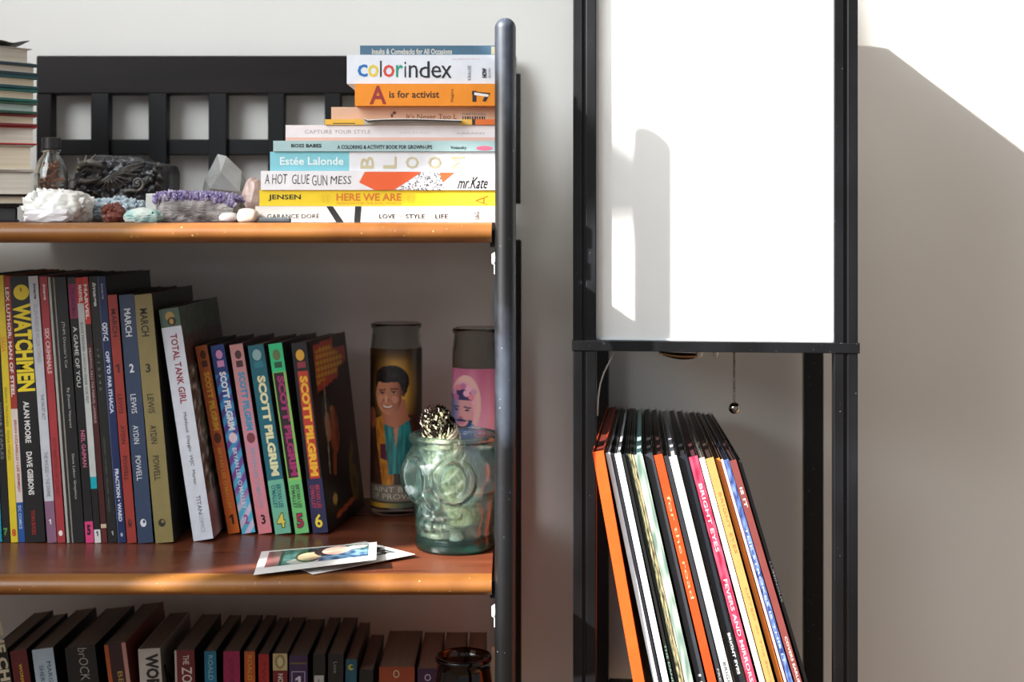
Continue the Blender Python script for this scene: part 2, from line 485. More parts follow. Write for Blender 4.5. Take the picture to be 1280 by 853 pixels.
B('red comic with white disc near its foot beside the pale grey one', 72.2, 679.5, 10.0, 49, 346.5, '#a3363c',
  [('r', 'image', 356, 376, .3, .75, '#e6dede', .03, .2), ('r', 'SEX CRIMINALS', 411, 468, .25, .8, '#e3c8c8', .02), ('r', 'MATT FRACTION CHIP ZDARSKY', 548, 622, .25, .7, '#6e2226'),
   ('disc', 664, 671, .2, .75, '#ece6e2')], side=('#a3363c', '#b06a66'))
B('thinnest light grey comic right of the red one', 83.9, 679.5, 3.2, 59.7, 347, '#a9a9a4', [], group=None)
B('very thin dark brown comic in the middle of three slim ones', 87.5, 679.5, 2.2, 63.4, 347, '#2a2522', [], side=('#5a2024', '#26221f'), group=None)
B('very thin mottled grey comic against the broad black one', 90.0, 679.5, 1.9, 66.0, 347.5, '#85827a', [], group=None)
B('black comic with white serif style title and no foot colour', 92.3, 679.5, 14.6, 68.3, 347.5, '#19191c',
  [('r', "JTHM: Director's Cut", 403, 461, .3, .62, '#b9b9b4'), ('r', 'By Jhonen Vasquez', 486, 536, .34, .62, '#b9b9b4'), ('r', 'Slave Labor Graphics', 568, 625, .34, .62, '#b9b9b4')])
B('black comic with magenta head and pink foot numbered five', 107.4, 679.5, 10.8, 84.2, 347.5, [('#3a3034', 356), ('#8c2856', 399), (K, 653), ('#d4417a', 679.5)],
  [('r', 'A GAME OF YOU', 409, 485, .25, .75, '#c9c9c4', .01), ('r', 'THE SANDMAN', 360, 397, .25, .75, '#4a1a34', .01), ('r', 'NEIL GAIMAN', 539, 585, .3, .8, '#cc6c8e', .01),
   ('u', '5', 657, 670, .25, .7, '#2a1018', .05)])
B('white comic with red head, teal band and small white foot panel', 118.6, 679.5, 8.2, 94.6, 348, [('#c0322c', 380), ('#bcc0be', 597), ('#0f9fae', 612), ('#161618', 663), ('#d5d6d4', 679.5)],
  [('r', 'MARVEL', 357, 379, .3, .85, '#e8dcda', .03), ('r', 'BLACK PANTHER: A NATION UNDER OUR FEET', 404, 505, .25, .65, '#3c4248'), ('u', '1', 665, 671, .35, .6, '#22262a', .02)])
B('slim dark maroon comic with bright red and white head', 127.5, 679.5, 7.3, 102.6, 347, [('#c23b34', 406), ('#2c1c1e', 430), ('#43191b', 656), ('#cbb59a', 661), ('#5c2420', 679.5)],
  [('r', 'MARVEL', 356, 400, .15, .75, '#e8dcda', .04), ('r', 'DEADPOOL KILLS THE MARVEL UNIVERSE', 436, 530, .25, .65, '#c9a9a9')])
B('black comic with big white lowercase word at its head', 135.5, 679.5, 12.0, 110.6, 346.5, '#1b1c1c',
  [('r', 'image', 354, 384, .25, .75, '#c9c9c4', .04, .2), ('r', '• 7 1 2 3 4 5', 437, 489, .3, .55, '#7c7c78'), ('r', 'HICKMAN • PITARRA • BELLAIRE • FRISON', 548, 640, .3, .45, '#6c6c68'),
   ('u', '1', 665, 670, .45, .6, '#c0c0bc', .02)])
B('navy blue comic with rounded white capitals', 148.1, 679.5, 10.2, 121.8, 346.5, '#1b2a56',
  [('r', 'OFF TO FAR ITHACA', 440, 518, .25, .75, '#c4cbdc', .05), ('r', 'image', 355, 375, .3, .65, '#9ba0b4', .03, .2), ('r', 'ODY-C', 404, 427, .1, .8, '#d0d6e4', .05),
   ('r', 'FRACTION • WARD', 587, 653, .25, .75, '#c4cbdc', .05), ('disc', 667, 672, .35, .65, '#aab0c4'), ('rect', 347, 679, .0, .07, '#5e6a92')])
for (xb, w_, xt, c, tc, num, u0, u1, lab) in (
    (159.2, 12.3, 134.2, '#97372f', '#4a1512', '1', .35, .6, 'brick red comic, shortest and slimmest of the matching trio'),
    (172.6, 20.2, 148.6, '#33425c', '#d2d6da', '2', .32, .62, 'slate blue comic with white capitals, middle of the matching trio'),
    (194.6, 23.6, 167.3, '#877a4e', '#2c2820', '3', .3, .58, 'worn olive comic with dark capitals, widest of the matching trio')):
    uu = (.25, .6) if num != '1' else (.25, .7)
    B(lab, xb, 680, w_, xt, 369.5, c,
      [('r', 'MARCH', 387, 422, uu[0], uu[1]+.08, tc, .02), ('u', num, 456, 467, u0, u1, tc, .03), ('r', 'LEWIS', 494, 518, uu[0], uu[1], tc, .005),
       ('r', 'AYDIN', 533, 556, uu[0], uu[1], tc, .005), ('r', 'POWELL', 571, 602, uu[0], uu[1], tc, .005), ('disc', 650, 660, .25, .65, tc), ('disc', 651.5, 655.5, .42, .58, c)],
      side=('#2a2320', '#1c1614'), depth=.172)

def cover_art(cfn, name='cover_art', nu=40, nv=60):
    def f(root, t, h, d, frac):
        paint_grid(name, lambda u, v: (t + .0003, .001 + u * (d - .001), v * h), nu, nv, cfn, root)
    return f
def tank_art(u, v):
    n = noise.noise(Vector((u * 7, v * 9, 1.3))); n2 = noise.noise(Vector((u * 22, v * 30, 4)))
    c = mixc(hexc('#5c5248'), hexc('#8a8070'), .5 + n)
    if v > .87: c = mixc(hexc('#3c4a40'), hexc('#5a6a58'), .5 + n2)
    elif v > .74: c = mixc(hexc('#6a3a34'), hexc('#33312c'), .5 + 2*n2)
    elif v < .2: c = mixc(hexc('#a06a70'), hexc('#c9b0ac'), .5 + n*1.5)
    elif n2 > .22: c = hexc('#cfc8c0')
    elif n2 < -.28: c = hexc('#2c2824')
    return c
B('thick white spined comic with green picture head, leaning left', 242, 677.5, 26.6, 198.2, 388, [('#4c6254', 411), ('#ced2dc', 677.5)],
  [('r', 'TOTAL TANK GIRL', 420, 507, .38, .72, '#8e1f30', .02), ('r', 'Mahfood  Dayglo  WJC  Martin', 518, 608, .4, .6, '#34343a'), ('r', 'TITAN', 622, 645, .45, .66, '#5a5e66'),
   ('r', 'COMICS', 645.5, 668, .45, .66, '#a4a8b0'), ('disc', 392, 404, .28, .72, '#a8884a'), ('disc', 399, 410, .35, .8, '#33301e'), ('disc', 401, 408, .45, .65, '#b58a50')],
  depth=.178, side=('#ced2dc', '#6a5a50'), extra=cover_art(tank_art))

# the row of six small volumes
def stripes2(root, t, h, d, frac):
    def c(u, v):
        y = 668 - v * (668 - 434)
        if y < 470: return hexc('#233a78')
        s = math.sin((y + u * 22) / 3.1)
        a = mixc(hexc('#2a3a80'), hexc('#7a4a98'), (y - 470) / 120); b = mixc(hexc('#2a7ab8'), hexc('#58b4d4'), (y - 480) / 140)
        if y > 610: a = mixc(hexc('#7a4a98'), hexc('#cfc0d8'), (y - 610) / 25)
        return mixc(a, b, .5 + s * 3)
    paint_grid('printed_panel', lambda u, v: (u * t, -.00012, v * h), 14, 150, c, root)
def grad(c0, c1, c2=None):
    def f(root, t, h, d, frac):
        def c(u, v):
            v = 1 - v
            n = noise.noise(Vector((u * 1.5, v * 9, 3))) * .25
            if c2 is None: return mixc(hexc(c0), hexc(c1), v + n)
            return mixc(hexc(c0), hexc(c1), 2*v + n) if v < .5 else mixc(hexc(c1), hexc(c2), 2*v - 1 + n)
        paint_grid('printed_panel', lambda u, v: (u * t, -.00012, v * h), 6, 60, c, root)
    return f
G6 = 'six small numbered volumes leaning on the middle shelf'
AU = "BRYAN LEE O'MALLEY"
def sp(label, num, xb, w, xt, yb, yt, base, tcol, acol, ncol, yaw, big, extra=None, pre=(), discc='#caa8b8', side=('#2a2220', '#3a2c28'), **k):
    if not big:
        pr = [('r', 'SCOTT PILGRIM', 467, 540, .32, .82, tcol, .05), ('disc', 440, 451, .3, .8, discc), ('rect', 453, 461, .3, .8, k.get('oni', discc)),
              ('disc', 543, 556, .22, .85, k.get('d2', discc)), ('r', AU, 562, 638, .35, .68, acol, .01), ('u', num, 645, 657, .35, .68, ncol, .03)]
    else:
        pr = [('r', 'SCOTT PILGRIM', 472, 597, .3, .82, tcol, .055), ('disc', 439, 453, .22, .78, discc), ('rect', 454.5, 462, .25, .8, k.get('oni', discc)),
              ('r', 'BRYAN LEE', 608, 637, .5, .78, acol, .02), ('r', "O'MALLEY", 608, 637, .16, .44, acol, .02), ('u', num, 643, 662, .2, .75, k.get('no', '#2a2a2a'), .07), ('u', num, 644, 661, .23, .72, ncol, .02)]
    return B(label, xb, yb, w, xt, yt, base, list(pre) + pr, depth=.127, yaw=yaw, group=G6, extra=extra, side=side, name='small_comic_book')
sp('small orange volume numbered one, first of the six', '1', 285.5, 15.6, 243.6, 668.5, 434, '#b8561f', '#d6a52c', '#dca03a', '#2a1410', 2, False,
   extra=grad('#a85a24', '#b4522a', '#d86a24'), discc='#5a2c1c')
sp('small blue volume with diagonal stripes and a mauve two', '2', 302.5, 18.2, 262.3, 668.5, 433.5, '#2a3a80', '#dfe2e8', '#dfe2e8', '#a04a98', 3, False, extra=stripes2, discc='#cf8ab8', d2='#e0c8d4')
sp('small pink volume with blue title and black three', '3', 323.5, 18.0, 286.0, 668.5, 432.5, '#c98a8c', '#2f8fb8', '#7f9cb0', '#241418', 4.5, False,
   extra=grad('#c48a86', '#c98a9c', '#d88088'), discc='#4a2c30', d2='#7a3a40')
sp('small teal volume with cream title and yellow four', '4', 344.3, 21.6, 308.6, 669, 433.5, [('#1b6474', 602), ('#6fb398', 669)], '#e0dcae', '#1b6474', '#d8c854', 6, True, discc='#8fb4b4', oni='#2a7a8a')
sp('small green and magenta volume with crimson five', '5', 369.3, 18.8, 334.0, 668.5, 431.5, [('#34c888', 467), ('#8cc060', 602), ('#70bf74', 668.5)], '#a02a68', '#3a5a3a', '#a82a48', 7.5, True,
   pre=[('rect', 468, 599, .1, .82, '#2a1420')], discc='#6a7a4a', oni='#2a5a40', side=('#2a2220', '#17141a'))
def six_art(u, v):
    n = noise.noise(Vector((u * 9, v * 12, 7)))
    c = hexc('#131014')
    if inpoly(u, v, [(.12, .97), (.62, .99), (.62, .93), (.95, .93), (.95, .84), (.7, .82), (.7, .77), (.12, .72)]):
        c = hexc('#b4402c')
        if inpoly(u, v, [(.12, .76), (.16, .94), (.5, .96), (.9, .86), (.66, .80)]) and abs(math.sin(v * 95)) > .45 and abs(math.sin(u * 38)) > .3: c = hexc('#d8b236')
    if ell(u, v, .42, .5, .13, .13) < 0: c = mixc(hexc('#6a3420'), hexc('#b0683a'), .5 + n)
    if ell(u, v, .26, .58, .11, .12) < 0: c = hexc('#1c3c40')
    if ell(u, v, .27, .53, .07, .08) < 0: c = hexc('#a87a5c')
    if seg(u, v, .33, .3, .40, .42) < .04: c = hexc('#8a4a28')
    if seg(u, v, .2, .3, .3, .75) < .012: c = hexc('#a89a80')
    if ell(u, v, .25, .14, .06, .03) < 0: c = hexc('#b49a4a')
    if seg(u, v, .25, .05, .8, .09) < .014: c = hexc('#b4502c')
    return c
def six_extra(root, t, h, d, frac):
    cover_art(six_art, nu=60, nv=90)(root, t, h, d, frac)
    letter(root, '6', (t + .0005, .086, .012), (0, 1, 0), (0, 0, 1), .03, .066, mat('#6a5a1c', .4), 'volume_number', .03)
sp('small black volume with dark picture cover and yellow six', '6', 391.2, 21.2, 362.5, 667.8, 430.5, [('#171319', 600), ('#26264c', 667.8)], '#e8b02c', '#b0384a', '#ecd040', 10.5, True,
   extra=six_extra, pre=[('rect', 466, 600, .22, .88, '#b8341f')], discc='#e0a832', oni='#8a2a3a', side=('#171319', '#131014'))

# ------------------------------------------------------------------ lower shelf books
GL = 'novels standing on the lowest visible shelf'
def L(label, xt, w, yt, lean, c, prints, depth=.13, side=None, Y=1.40, **k):
    yb = HY + F * (H - S3) / Y
    xb = xt + math.tan(math.radians(lean)) * (yb - yt)
    return B(label, xb, yb, w, xt, yt, c, prints, depth=depth, side=side or ('#1c1614', '#1c1614'), group=GL, shelf=S3, pages=M_pages_low, name='novel', **k)
M_pages_low = ramp_mat('brown_paper_edge', [(.3, '#82705f'), (.7, '#8c7a69')], 300, .85, stretch=(1, .02, .02), bump=.2, dist=.0004)
L('thick dark novel with large cream capitals at bottom left corner', -16, 26.5, 816, 9, '#15120f', [('r', 'THE CHE', 780, 866, .45, .95, '#c9c0a4', .04)], depth=.14)
L('maroon novel with yellow lettering beside the cream lettered one', 12.2, 22, 815.5, 8.2, '#5c1a1c', [('r', 'WORMWOOD', 832, 880, .42, .62, '#c9a032', .03)])
L('pale blue hardback novel with two lines of dark lettering', 39.8, 28, 813.5, 7.4, '#a9bccb', [('r', 'MARGARET', 830, 880, .62, .82, '#3a4a5a'), ('r', 'SHERWOOD', 834, 884, .24, .44, '#3a4a5a')], depth=.145)
L('thick black novel with thin handwritten white title', 81, 40, 811.5, 6.4, '#131314', [('r', 'brOCK', 813, 853, .42, .72, '#b0aca4', -.012, .1)], depth=.145)
def stripe_lr(root, t, h, d, frac):
    MB().box(0, t*.18, -.0003, 0, 0, h).build('spine_stripe', mat('#a8501f', .5), root)
    MB().box(t*.8, t*.98, -.0003, 0, 0, h).build('spine_stripe', mat('#b58478', .5), root)
L('dark maroon novel edged with orange and pink stripes', 130, 29, 807, 7.5, '#2e1418', [('r', 'BEST', 842, 875, .45, .68, '#b0904a')], depth=.15, extra=stripe_lr, side=('#2e1418', '#6a2c24'))
L('white novel with thick black capitals and scribbled cover', 172.5, 29, 812.5, 3.6, '#b5b0a8', [('r', 'WORD', 819, 872, .3, .9, '#191817', .05)], depth=.13, side=('#b5b0a8', '#8f8a82'),
  extra=lambda r_, t, h, d, fr: [MB().tube([(t + .0005, .01 + .012*i, h*.9 - .012*(i % 3)), (t + .0005, .02 + .012*i, h*.78)], .0015, 5).build('printed_scribble', mat('#161514', .6), r_) for i in range(5)])
def whitebar(root, t, h, d, frac):
    MB().box(0, t*.1, -.0003, 0, 0, h).build('spine_stripe', mat('#b8aea8', .5), root)
L('dark red novel with white sans lettering and white edge stripe', 218, 26, 814, 1.8, '#641a20', [('r', 'THE', 820, 832, .42, .72, '#cfc4c0', .01), ('r', 'ZOO', 835, 866, .34, .86, '#cfc4c0', .01)], extra=whitebar)
L('slim teal novel with pale blue capitals', 255.3, 15.5, 815, 1.0, '#0c6684', [('r', 'ROALD DAHL', 820, 880, .32, .72, '#7ab0c0', .01)])
L('magenta novel between the teal and orange ones', 279, 21.5, 815, .8, '#8c1446', [('r', 'COOPER', 824, 870, .35, .65, '#5e1034')])
L('slim orange novel with yellow capitals', 305.3, 14, 815, .6, '#a84a14', [('r', 'ROALD DAHL', 820, 880, .3, .72, '#c98a28', .01)])
L('slim bright red novel left of the patterned one', 323, 13.8, 818.5, .5, '#9a1a1c', [('r', 'TWITS', 826, 874, .3, .7, '#6a1214')])
L('red novel with cream patterned head', 341, 19, 818, .4, [('#b8a878', 839), ('#6a1518', 1100)], [('r', 'NO.', 843, 856, .35, .7, '#c9bfb4', .02), ('disc', 819, 837, .15, .85, '#8a7a58'), ('disc', 822, 834, .3, .7, '#c0b488')])
L('purple novel with framed white numeral one', 361.5, 24.2, 820.5, 0, '#372048', [('u', '1', 846, 862, .42, .55, '#c9c4d0', .01), ('rect', 840, 841, .15, .85, '#a89ab8'), ('rect', 840, 868, .13, .17, '#a89ab8'), ('rect', 840, 868, .83, .87, '#a89ab8'), ('rect', 829, 831, .05, .95, '#6a5a30')])
L('black novel with a small white label on its spine', 391.5, 15.8, 818, -.5, '#111012', [('rect', 845, 880, .1, .9, '#a9a6a2'), ('u', '4', 849, 856, .4, .55, '#444444')])
L('black novel with faint grey lettering beside the labelled one', 410.5, 20, 818, -1, '#131315', [('r', 'Love', 828, 842, .35, .6, '#8a8780')])
L('slim teal novel with yellow round emblem', 432.5, 14.5, 825, -1.5, '#0c4c60', [('disc', 831, 838.5, .2, .75, '#b0a42c'), ('disc', 832.5, 836, .4, .85, '#0c4c60')])
L('lower black novel standing in front of the thin grey pages', 449.5, 18, 838, -1.5, '#0f0f10', [], depth=.12)
L('broad orange novel with white ring emblem', 474, 46.5, 834.5, 0, '#8e3a18', [('disc', 838.5, 848, .4, .57, '#c9b8a4'), ('disc', 839.7, 846.8, .423, .547, '#8e3a18')], depth=.125)
L('purple novel with white ring emblem left of the dark jar', 522, 28, 836.5, 0, '#38183c', [('disc', 843.5, 852, .33, .62, '#c9b8c4'), ('disc', 844.7, 850.8, .37, .58, '#38183c')], depth=.125)
L('orange brown novel directly behind the dark jar', 551.5, 30, 836.5, 0, '#7a3416', [], depth=.125)
L('orange brown novel behind the right side of the dark jar', 583, 24, 836.5, 0, '#7a3416', [], depth=.125)

# ------------------------------------------------------------------ stack of books lying on the top shelf
GS = 'books lying flat in the stack beside the post'
z_run = [S1]
def flat_book(label, xl, xr, yt, yb, c, prints, Yf=1.272, depth=.2, side=None, bands=None, pages=None, hard=False, extra=None, name='book', yaw=0):
    z0 = z_run[0] + .0002; h = (yb - yt) / F * Yf - .0003; Lx = (xr - xl) / F * Yf
    z_run[0] = z0 + h
    root = empty(name, (xpx(xl, Yf), Yf, z0), (0, 0, math.radians(yaw)), label, 'book', GS)
    cc = .0022 if hard else .0007
    cols = []
    def mi(k):
        if k not in cols: cols.append(k)
        return cols.index(k)
    mb = MB(); side = side or c
    for col, a, b in (bands or [(c, xl, xr)]):
        mb.box((a - xl) / F * Yf, (b - xl) / F * Yf, 0, cc, 0, h, mi(col))
    mb.box(0, Lx, cc, depth, 0, cc, mi(side)); mb.box(0, Lx, cc, depth, h - cc, h, mi(side))
    mb.build('cover', [mat(k, .35, .04, 70) for k in cols], root)
    ins = .003 if hard else .0008
    MB().box(ins, Lx - ins, cc, depth - ins, cc, h - cc).build('page_block', pages or M_pages_flat, root)
    s = Yf / F
    def P(px, py): return Vector(((px - xl) * s, -EPS, (yb - py) * s * (h / ((yb - yt) * s))))
    for i, p in enumerate(prints):
        off = Vector((0, -2e-5 * i, 0)); k = p[0]
        if k == 't':
            _, txt, x0, x1, y0, y1, col = p[:7]; bold = p[7] if len(p) > 7 else 0; shear = p[8] if len(p) > 8 else 0
            letter(root, txt, P(x0, y1) + off, (1, 0, 0), (0, 0, 1), (x1-x0)*s, (y1-y0)*s, mat(col, .5), 'title' if i == 0 else 'spine_lettering', bold, shear)
        elif k == 'ccw':
            _, txt, x0, x1, y0, y1, col = p[:7]; bold = p[7] if len(p) > 7 else 0
            letter(root, txt, P(x1, y1) + off, (0, 0, 1), (-1, 0, 0), (y1-y0)*s, (x1-x0)*s, mat(col, .5), 'spine_lettering', bold)
        elif k == 'poly':
            pts = [P(*q) + off + Vector((0, 1e-4, 0)) for q in p[1]]
            MB().add(pts, [tuple(range(len(pts)))]).build('printed_shape', mat(p[2], .5), root)
    if extra: extra(root, P, s)
    return root
XE = 636
def terr(root, P, s):
    rnd = random.Random(4); mb = MB(); zone = [(492, 237), (527, 214.5), (549, 214.5), (557, 237)]
    n = 0
    while n < 120:
        x = rnd.uniform(490, 557); y = rnd.uniform(214.5, 237)
        if not inpoly(x, y, zone): continue
        n += 1; a = rnd.uniform(0, 3.14); l = rnd.uniform(.5, 1.4); wv = rnd.uniform(.3, .6)
        dx, dy = math.cos(a), math.sin(a)
        q = [P(x + dx*l + dy*wv, y + dy*l - dx*wv), P(x - dx*l + dy*wv, y - dy*l - dx*wv), P(x - dx*l - dy*wv, y - dy*l + dx*wv), P(x + dx*l - dy*wv, y + dy*l + dx*wv)]
        mb.quad(*[v + Vector((0, -1e-4, 0)) for v in q], m=rnd.choice((0, 0, 1)))
    o = mb.build('printed_speckles', [mat('#26262e', .5), mat('#7a7a8c', .5)], root); o['kind'] = 'stuff'
flat_book('off-white book with two black diagonal bars, bottom of the right stack', 319, XE, 256.7, 277.3, '#e4ddd6',
  [('t', 'GARANCE DORÉ', 334, 399, 265.5, 272.3, '#2c2a28'), ('t', 'LOVE', 474, 494, 267, 272.5, '#060606', .01), ('t', 'STYLE', 507, 531, 267, 272.5, '#060606', .01),
   ('t', 'LIFE', 544, 560, 267, 272.5, '#060606', .01), ('t', '×', 498.5, 502, 268, 272, '#b0aaa4'), ('t', '×', 536, 539.5, 268, 272, '#b0aaa4'),
   ('poly', [(408, 257), (416, 257), (429.5, 277), (420, 277)], '#1e2022'), ('poly', [(444, 257), (451.5, 257), (450, 277), (442.5, 277)], '#1e2022'),
   ('ccw', 'S&G', 593, 599, 264, 274, '#55504c', .02), ('ccw', 'SPIEGEL', 604, 606, 264, 275, '#8a847e'), ('ccw', '& GRAU', 607.5, 609.5, 264, 275, '#8a847e')], Yf=1.27)
flat_book('bright yellow book with orange title in the right stack', 324.3, XE+1, 236.6, 256.7, '#efd02f',
  [('t', 'HERE WE ARE', 420.5, 501.5, 240.8, 250.2, '#d9772c', .02), ('t', 'JENSEN', 335.5, 376, 242.3, 250.2, '#33301c', .02), ('t', 'FEMINISM FOR THE REAL WORLD', 421, 501.5, 252.2, 254.8, '#d99a3c'),
   ('t', '@', 402, 413, 241, 253, '#d9b43c', -.02), ('t', '@', 509, 520, 241, 253, '#d9b43c', -.02), ('ccw', 'A', 594, 610, 243.5, 256, '#a8601c', -.015)], Yf=1.272)
flat_book('white book with handwritten title and an orange shape', 326, XE+2, 212.3, 236.6, '#ecebee',
  [('t', 'A HOT', 331, 359, 216.5, 229, '#33343a', -.01, .1), ('t', 'GLUE', 365, 387, 217, 229, '#33343a', -.01, .1), ('t', 'GUN', 390, 409, 218, 231, '#33343a', -.01, -.05), ('t', 'MESS', 413, 439, 219, 229, '#33343a', -.01, .1),
   ('t', 'mr.Kate', 571.5, 609.5, 220, 235, '#060608', .008, .5), ('poly', [(456, 213.5), (527, 213.5), (492.5, 236.5), (468, 236.5), (449, 227)], '#ea6434'),
   ('poly', [(549.5, 214.5), (568, 214.5), (553, 227)], '#ea6434')], Yf=1.270, extra=terr)
flat_book('pale aqua and white book with tall gold letters', 337.5, XE+1, 188, 212.3, '#e6e5e8',
  [('t', 'Estée Lalonde', 350, 429.5, 195, 205, '#e4f2f4', .02)] +
  [('ccw', ch, x, x + 16.5, 194.5, 209.5, '#c9bd98', .012 if ch != 'M' else 0) for ch, x in zip('BLOOM', (450.5, 479, 507, 535, 564))] + [('ccw', 'BLOOM', 608, 610, 196, 210, '#b4b0ac')],
  bands=[('#84c8d4', 337.5, 436.5), ('#e6e5e8', 436.5, XE+1)], Yf=1.274, side='#d8e4e8')
flat_book('thin grey aqua paperback with a pink label at its right end', 341.5, XE, 174.3, 188, '#a9c6c8',
  [('t', 'BOSS BABES', 364, 402, 178.5, 183, '#1c2426', .03), ('t', 'A COLORING & ACTIVITY BOOK FOR GROWN-UPS', 421.5, 540, 180, 185, '#1c2426', .02), ('t', 'Volansky', 563, 583, 181.2, 186.3, '#2c3436', .01),
   ('poly', disc_pts(605.5, 184, 10.5, 3), '#e0708c')], Yf=1.272)
flat_book('pinkish white book with thin grey capitals', 357, XE, 154.3, 174.3, '#efe6e6',
  [('t', 'CAPTURE YOUR STYLE', 381, 463, 160.5, 165.3, '#a8a0a2', -.01), ('t', 'AIM SONG', 499, 538, 163, 165.3, '#cfc6c6', -.01), ('t', 'ABRAMS', 570, 606, 163.5, 166, '#c4bcbc'), ('poly', [(357, 170), (XE, 170), (XE, 174.3), (357, 174.3)], '#e6b8a8')], Yf=1.276)
# thin stack between: yellow and orange book under a folded booklet
flat_book('slim yellow and orange book under the peach one', 406, XE, 147, 154.3, '#e8b44a',
  [('poly', [(416, 151.8), (444, 151.8), (444, 153.1), (416, 153.1)], '#7a5a2c')], bands=[('#eebb4c', 406, 455), ('#c9c2ba', 455, 575), ('#f0bf5a', 575, 590), ('#3a3432', 590, 594), ('#e8783c', 594, XE)], Yf=1.274)
flat_book('peach coloured book with a barcode sticker', 414, XE, 131, 147, '#dcb398',
  [('t', "It's Never Too L", 508, 571, 140, 146.6, '#8a5c44', .005), ('poly', [(573, 137.5), (611, 137.5), (611, 146.9), (573, 146.9)], '#d8b9a4'), ('t', 'THRIFTBOOKS', 577, 607, 139, 141.5, '#7a5c4c'), ('poly', disc_pts(493, 138.5, 2.2, 2), '#7a4c3c'), ('poly', disc_pts(490, 142, 1.6, 2.6), '#7a4c3c')] +
  [('poly', [(578 + 3*i, 143), (579.4 + 3*i + (i % 3)*.3, 143), (579.4 + 3*i + (i % 3)*.3, 146.9), (578 + 3*i, 146.9)], '#4a3830') for i in range(10)], Yf=1.280)
flat_book('orange book with a big maroon capital A', 443.5, XE, 103, 131, '#f2942e',
  [('t', 'is for activist', 486.5, 549, 112, 121, '#4a3020', .015), ('t', 'A', 462, 483, 106, 129, '#9c3430', .02), ('ccw', 'Nagara', 563, 567.5, 110, 126, '#6a4020'),
   ('poly', [(590.5, 112), (595.5, 112), (595.5, 126), (590.5, 126)], '#3a2a24'), ('poly', [(590, 112.5), (613, 115), (607, 126), (603, 125), (606, 119), (590, 117)], '#3a2a24'),
   ('poly', [(593, 114), (611, 116.8), (610, 119.8), (593, 117.5)], '#f4ece4')], Yf=1.268)
flat_book('thick white book with a rainbow lettered title', 433.5, XE, 66.2, 103, '#e3e8f0',
  [('t', 'c', 447, 459.5, 78.5, 94, '#1c70b8', .01), ('t', 'o', 460, 473, 78.8, 94.3, '#e4cc3c', .01), ('t', 'l', 475, 477, 74, 94.3, '#24262a', .01), ('t', 'o', 479, 493, 79, 94.5, '#d8483c', .01),
   ('t', 'r', 495, 503.5, 79.2, 94.5, '#1c9a7c', .01), ('t', 'i', 505.5, 507.5, 75, 94.8, '#24262a', .005), ('t', 'n', 511, 522, 79.4, 95, '#24262a', 0), ('t', 'd', 524, 537, 74.6, 95.2, '#24262a', 0),
   ('t', 'e', 539, 551.5, 80, 95.6, '#24262a', 0), ('t', 'x', 551.5, 564.5, 80.2, 95.6, '#24262a', 0), ('ccw', 'KRAUSE', 584.5, 588.5, 80, 98, '#6a6e76'), ('ccw', 'HOW', 602.5, 608.5, 83, 95, '#24262e', .05),
   ('ccw', 'BOOKS', 610.5, 613, 83, 95, '#5a5e66'), ('t', 'by Jim Krause', 566, 600, 70.5, 72.2, '#e0b4b4')], Yf=1.272)
flat_book('thin slate blue book on top of the right stack', 450, XE, 53.5, 66.2, '#4f6f85',
  [('t', 'Insults & Comebacks for All Occasions', 465, 565, 57.8, 64.8, '#d6d2c4', .02), ('poly', [(614, 55), (619, 55), (619, 65), (614, 65)], '#b4ab90')], Yf=1.278)
# folded white booklet lodged in the stack
fb = MB(); n = 24; pts = []
for i in range(n + 1):
    x = 455 + 122 * i / n; y = 152.6 - 3.4 * math.sin(math.pi * (i / n) ** .8) * .6 - (2.6 if i == 0 else 0)
    pts.append(PX(x, y, 1.2665))
for lay, (dz, yy) in enumerate(((0, .0), (.0011, .0))):
    for i in range(n):
        a, b = pts[i], pts[i+1]
        fb.add([a + Vector((0, 0, dz)), b + Vector((0, 0, dz)), b + Vector((0, .0062, dz)), a + Vector((0, .0062, dz)),
                a + Vector((0, 0, dz + .0007)), b + Vector((0, 0, dz + .0007)), b + Vector((0, .0062, dz + .0007)), a + Vector((0, .0062, dz + .0007))],
               [(0,3,2,1), (4,5,6,7), (0,1,5,4), (1,2,6,5), (2,3,7,6), (3,0,4,7)], 0 if lay else 1)
tag(fb.build('booklet', [mat('#ece8e2', .5), mat('#2c2a2a', .5)]), 'thin curled white booklet edge sticking out of the right stack', 'booklet')

# ------------------------------------------------------------------ stack at the left frame edge: fore-edges towards us
zc = S1
GF = 'hardbacks piled at the left frame edge'
def pile(label, y_lo, y_hi, xcorner, psi, cov, cth, pg, Yc=1.405, Ln=.16, D=.11, side='#20201f', both=False):
    """y_lo / y_hi: pixel heights at the right corner (foot, head)."""
    global zc
    z0 = zc + .0002; z1 = zpx(y_hi, Yc); zc = z1
    a = math.radians(psi)
    root = empty('hardback_book', (xpx(xcorner, Yc), Yc, z0), (0, 0, math.pi + a), label, 'book', GF)
    # local x runs from the corner to the left and towards us, local y away from us is negative
    h = z1 - z0
    cb = MB(); cb.box(0, Ln, -D, 0, 0, cth, 0); cb.box(0, Ln, -D, 0, h - cth, h, 0)
    cb.box(0, Ln, -D, -D + .002, cth, h - cth, 0)
    cb.build('cover', mat(cov, .45, .1, 80), root, bevel=.0004)
    MB().box(.0035, Ln - .0035, -D + .002, -.003, cth, h - cth).build('page_block', pg, root)
pg1 = M_pages_flat
pg2 = ramp_mat('cream_pages', [(.3, '#d2c2a8'), (.7, '#e6dac4')], 260, .8, stretch=(.02, .02, 1), bump=.25, dist=.0004)
pg3 = ramp_mat('pale_teal_pages', [(.3, '#a8bcb8'), (.7, '#bccdc8')], 260, .8, stretch=(.02, .02, 1), bump=.25, dist=.0004)
pile('black flat book at the foot of the left pile', 277, 256.5, 24, 20, '#1f1f22', .002, mat('#3a3a3c', .7), D=.12)
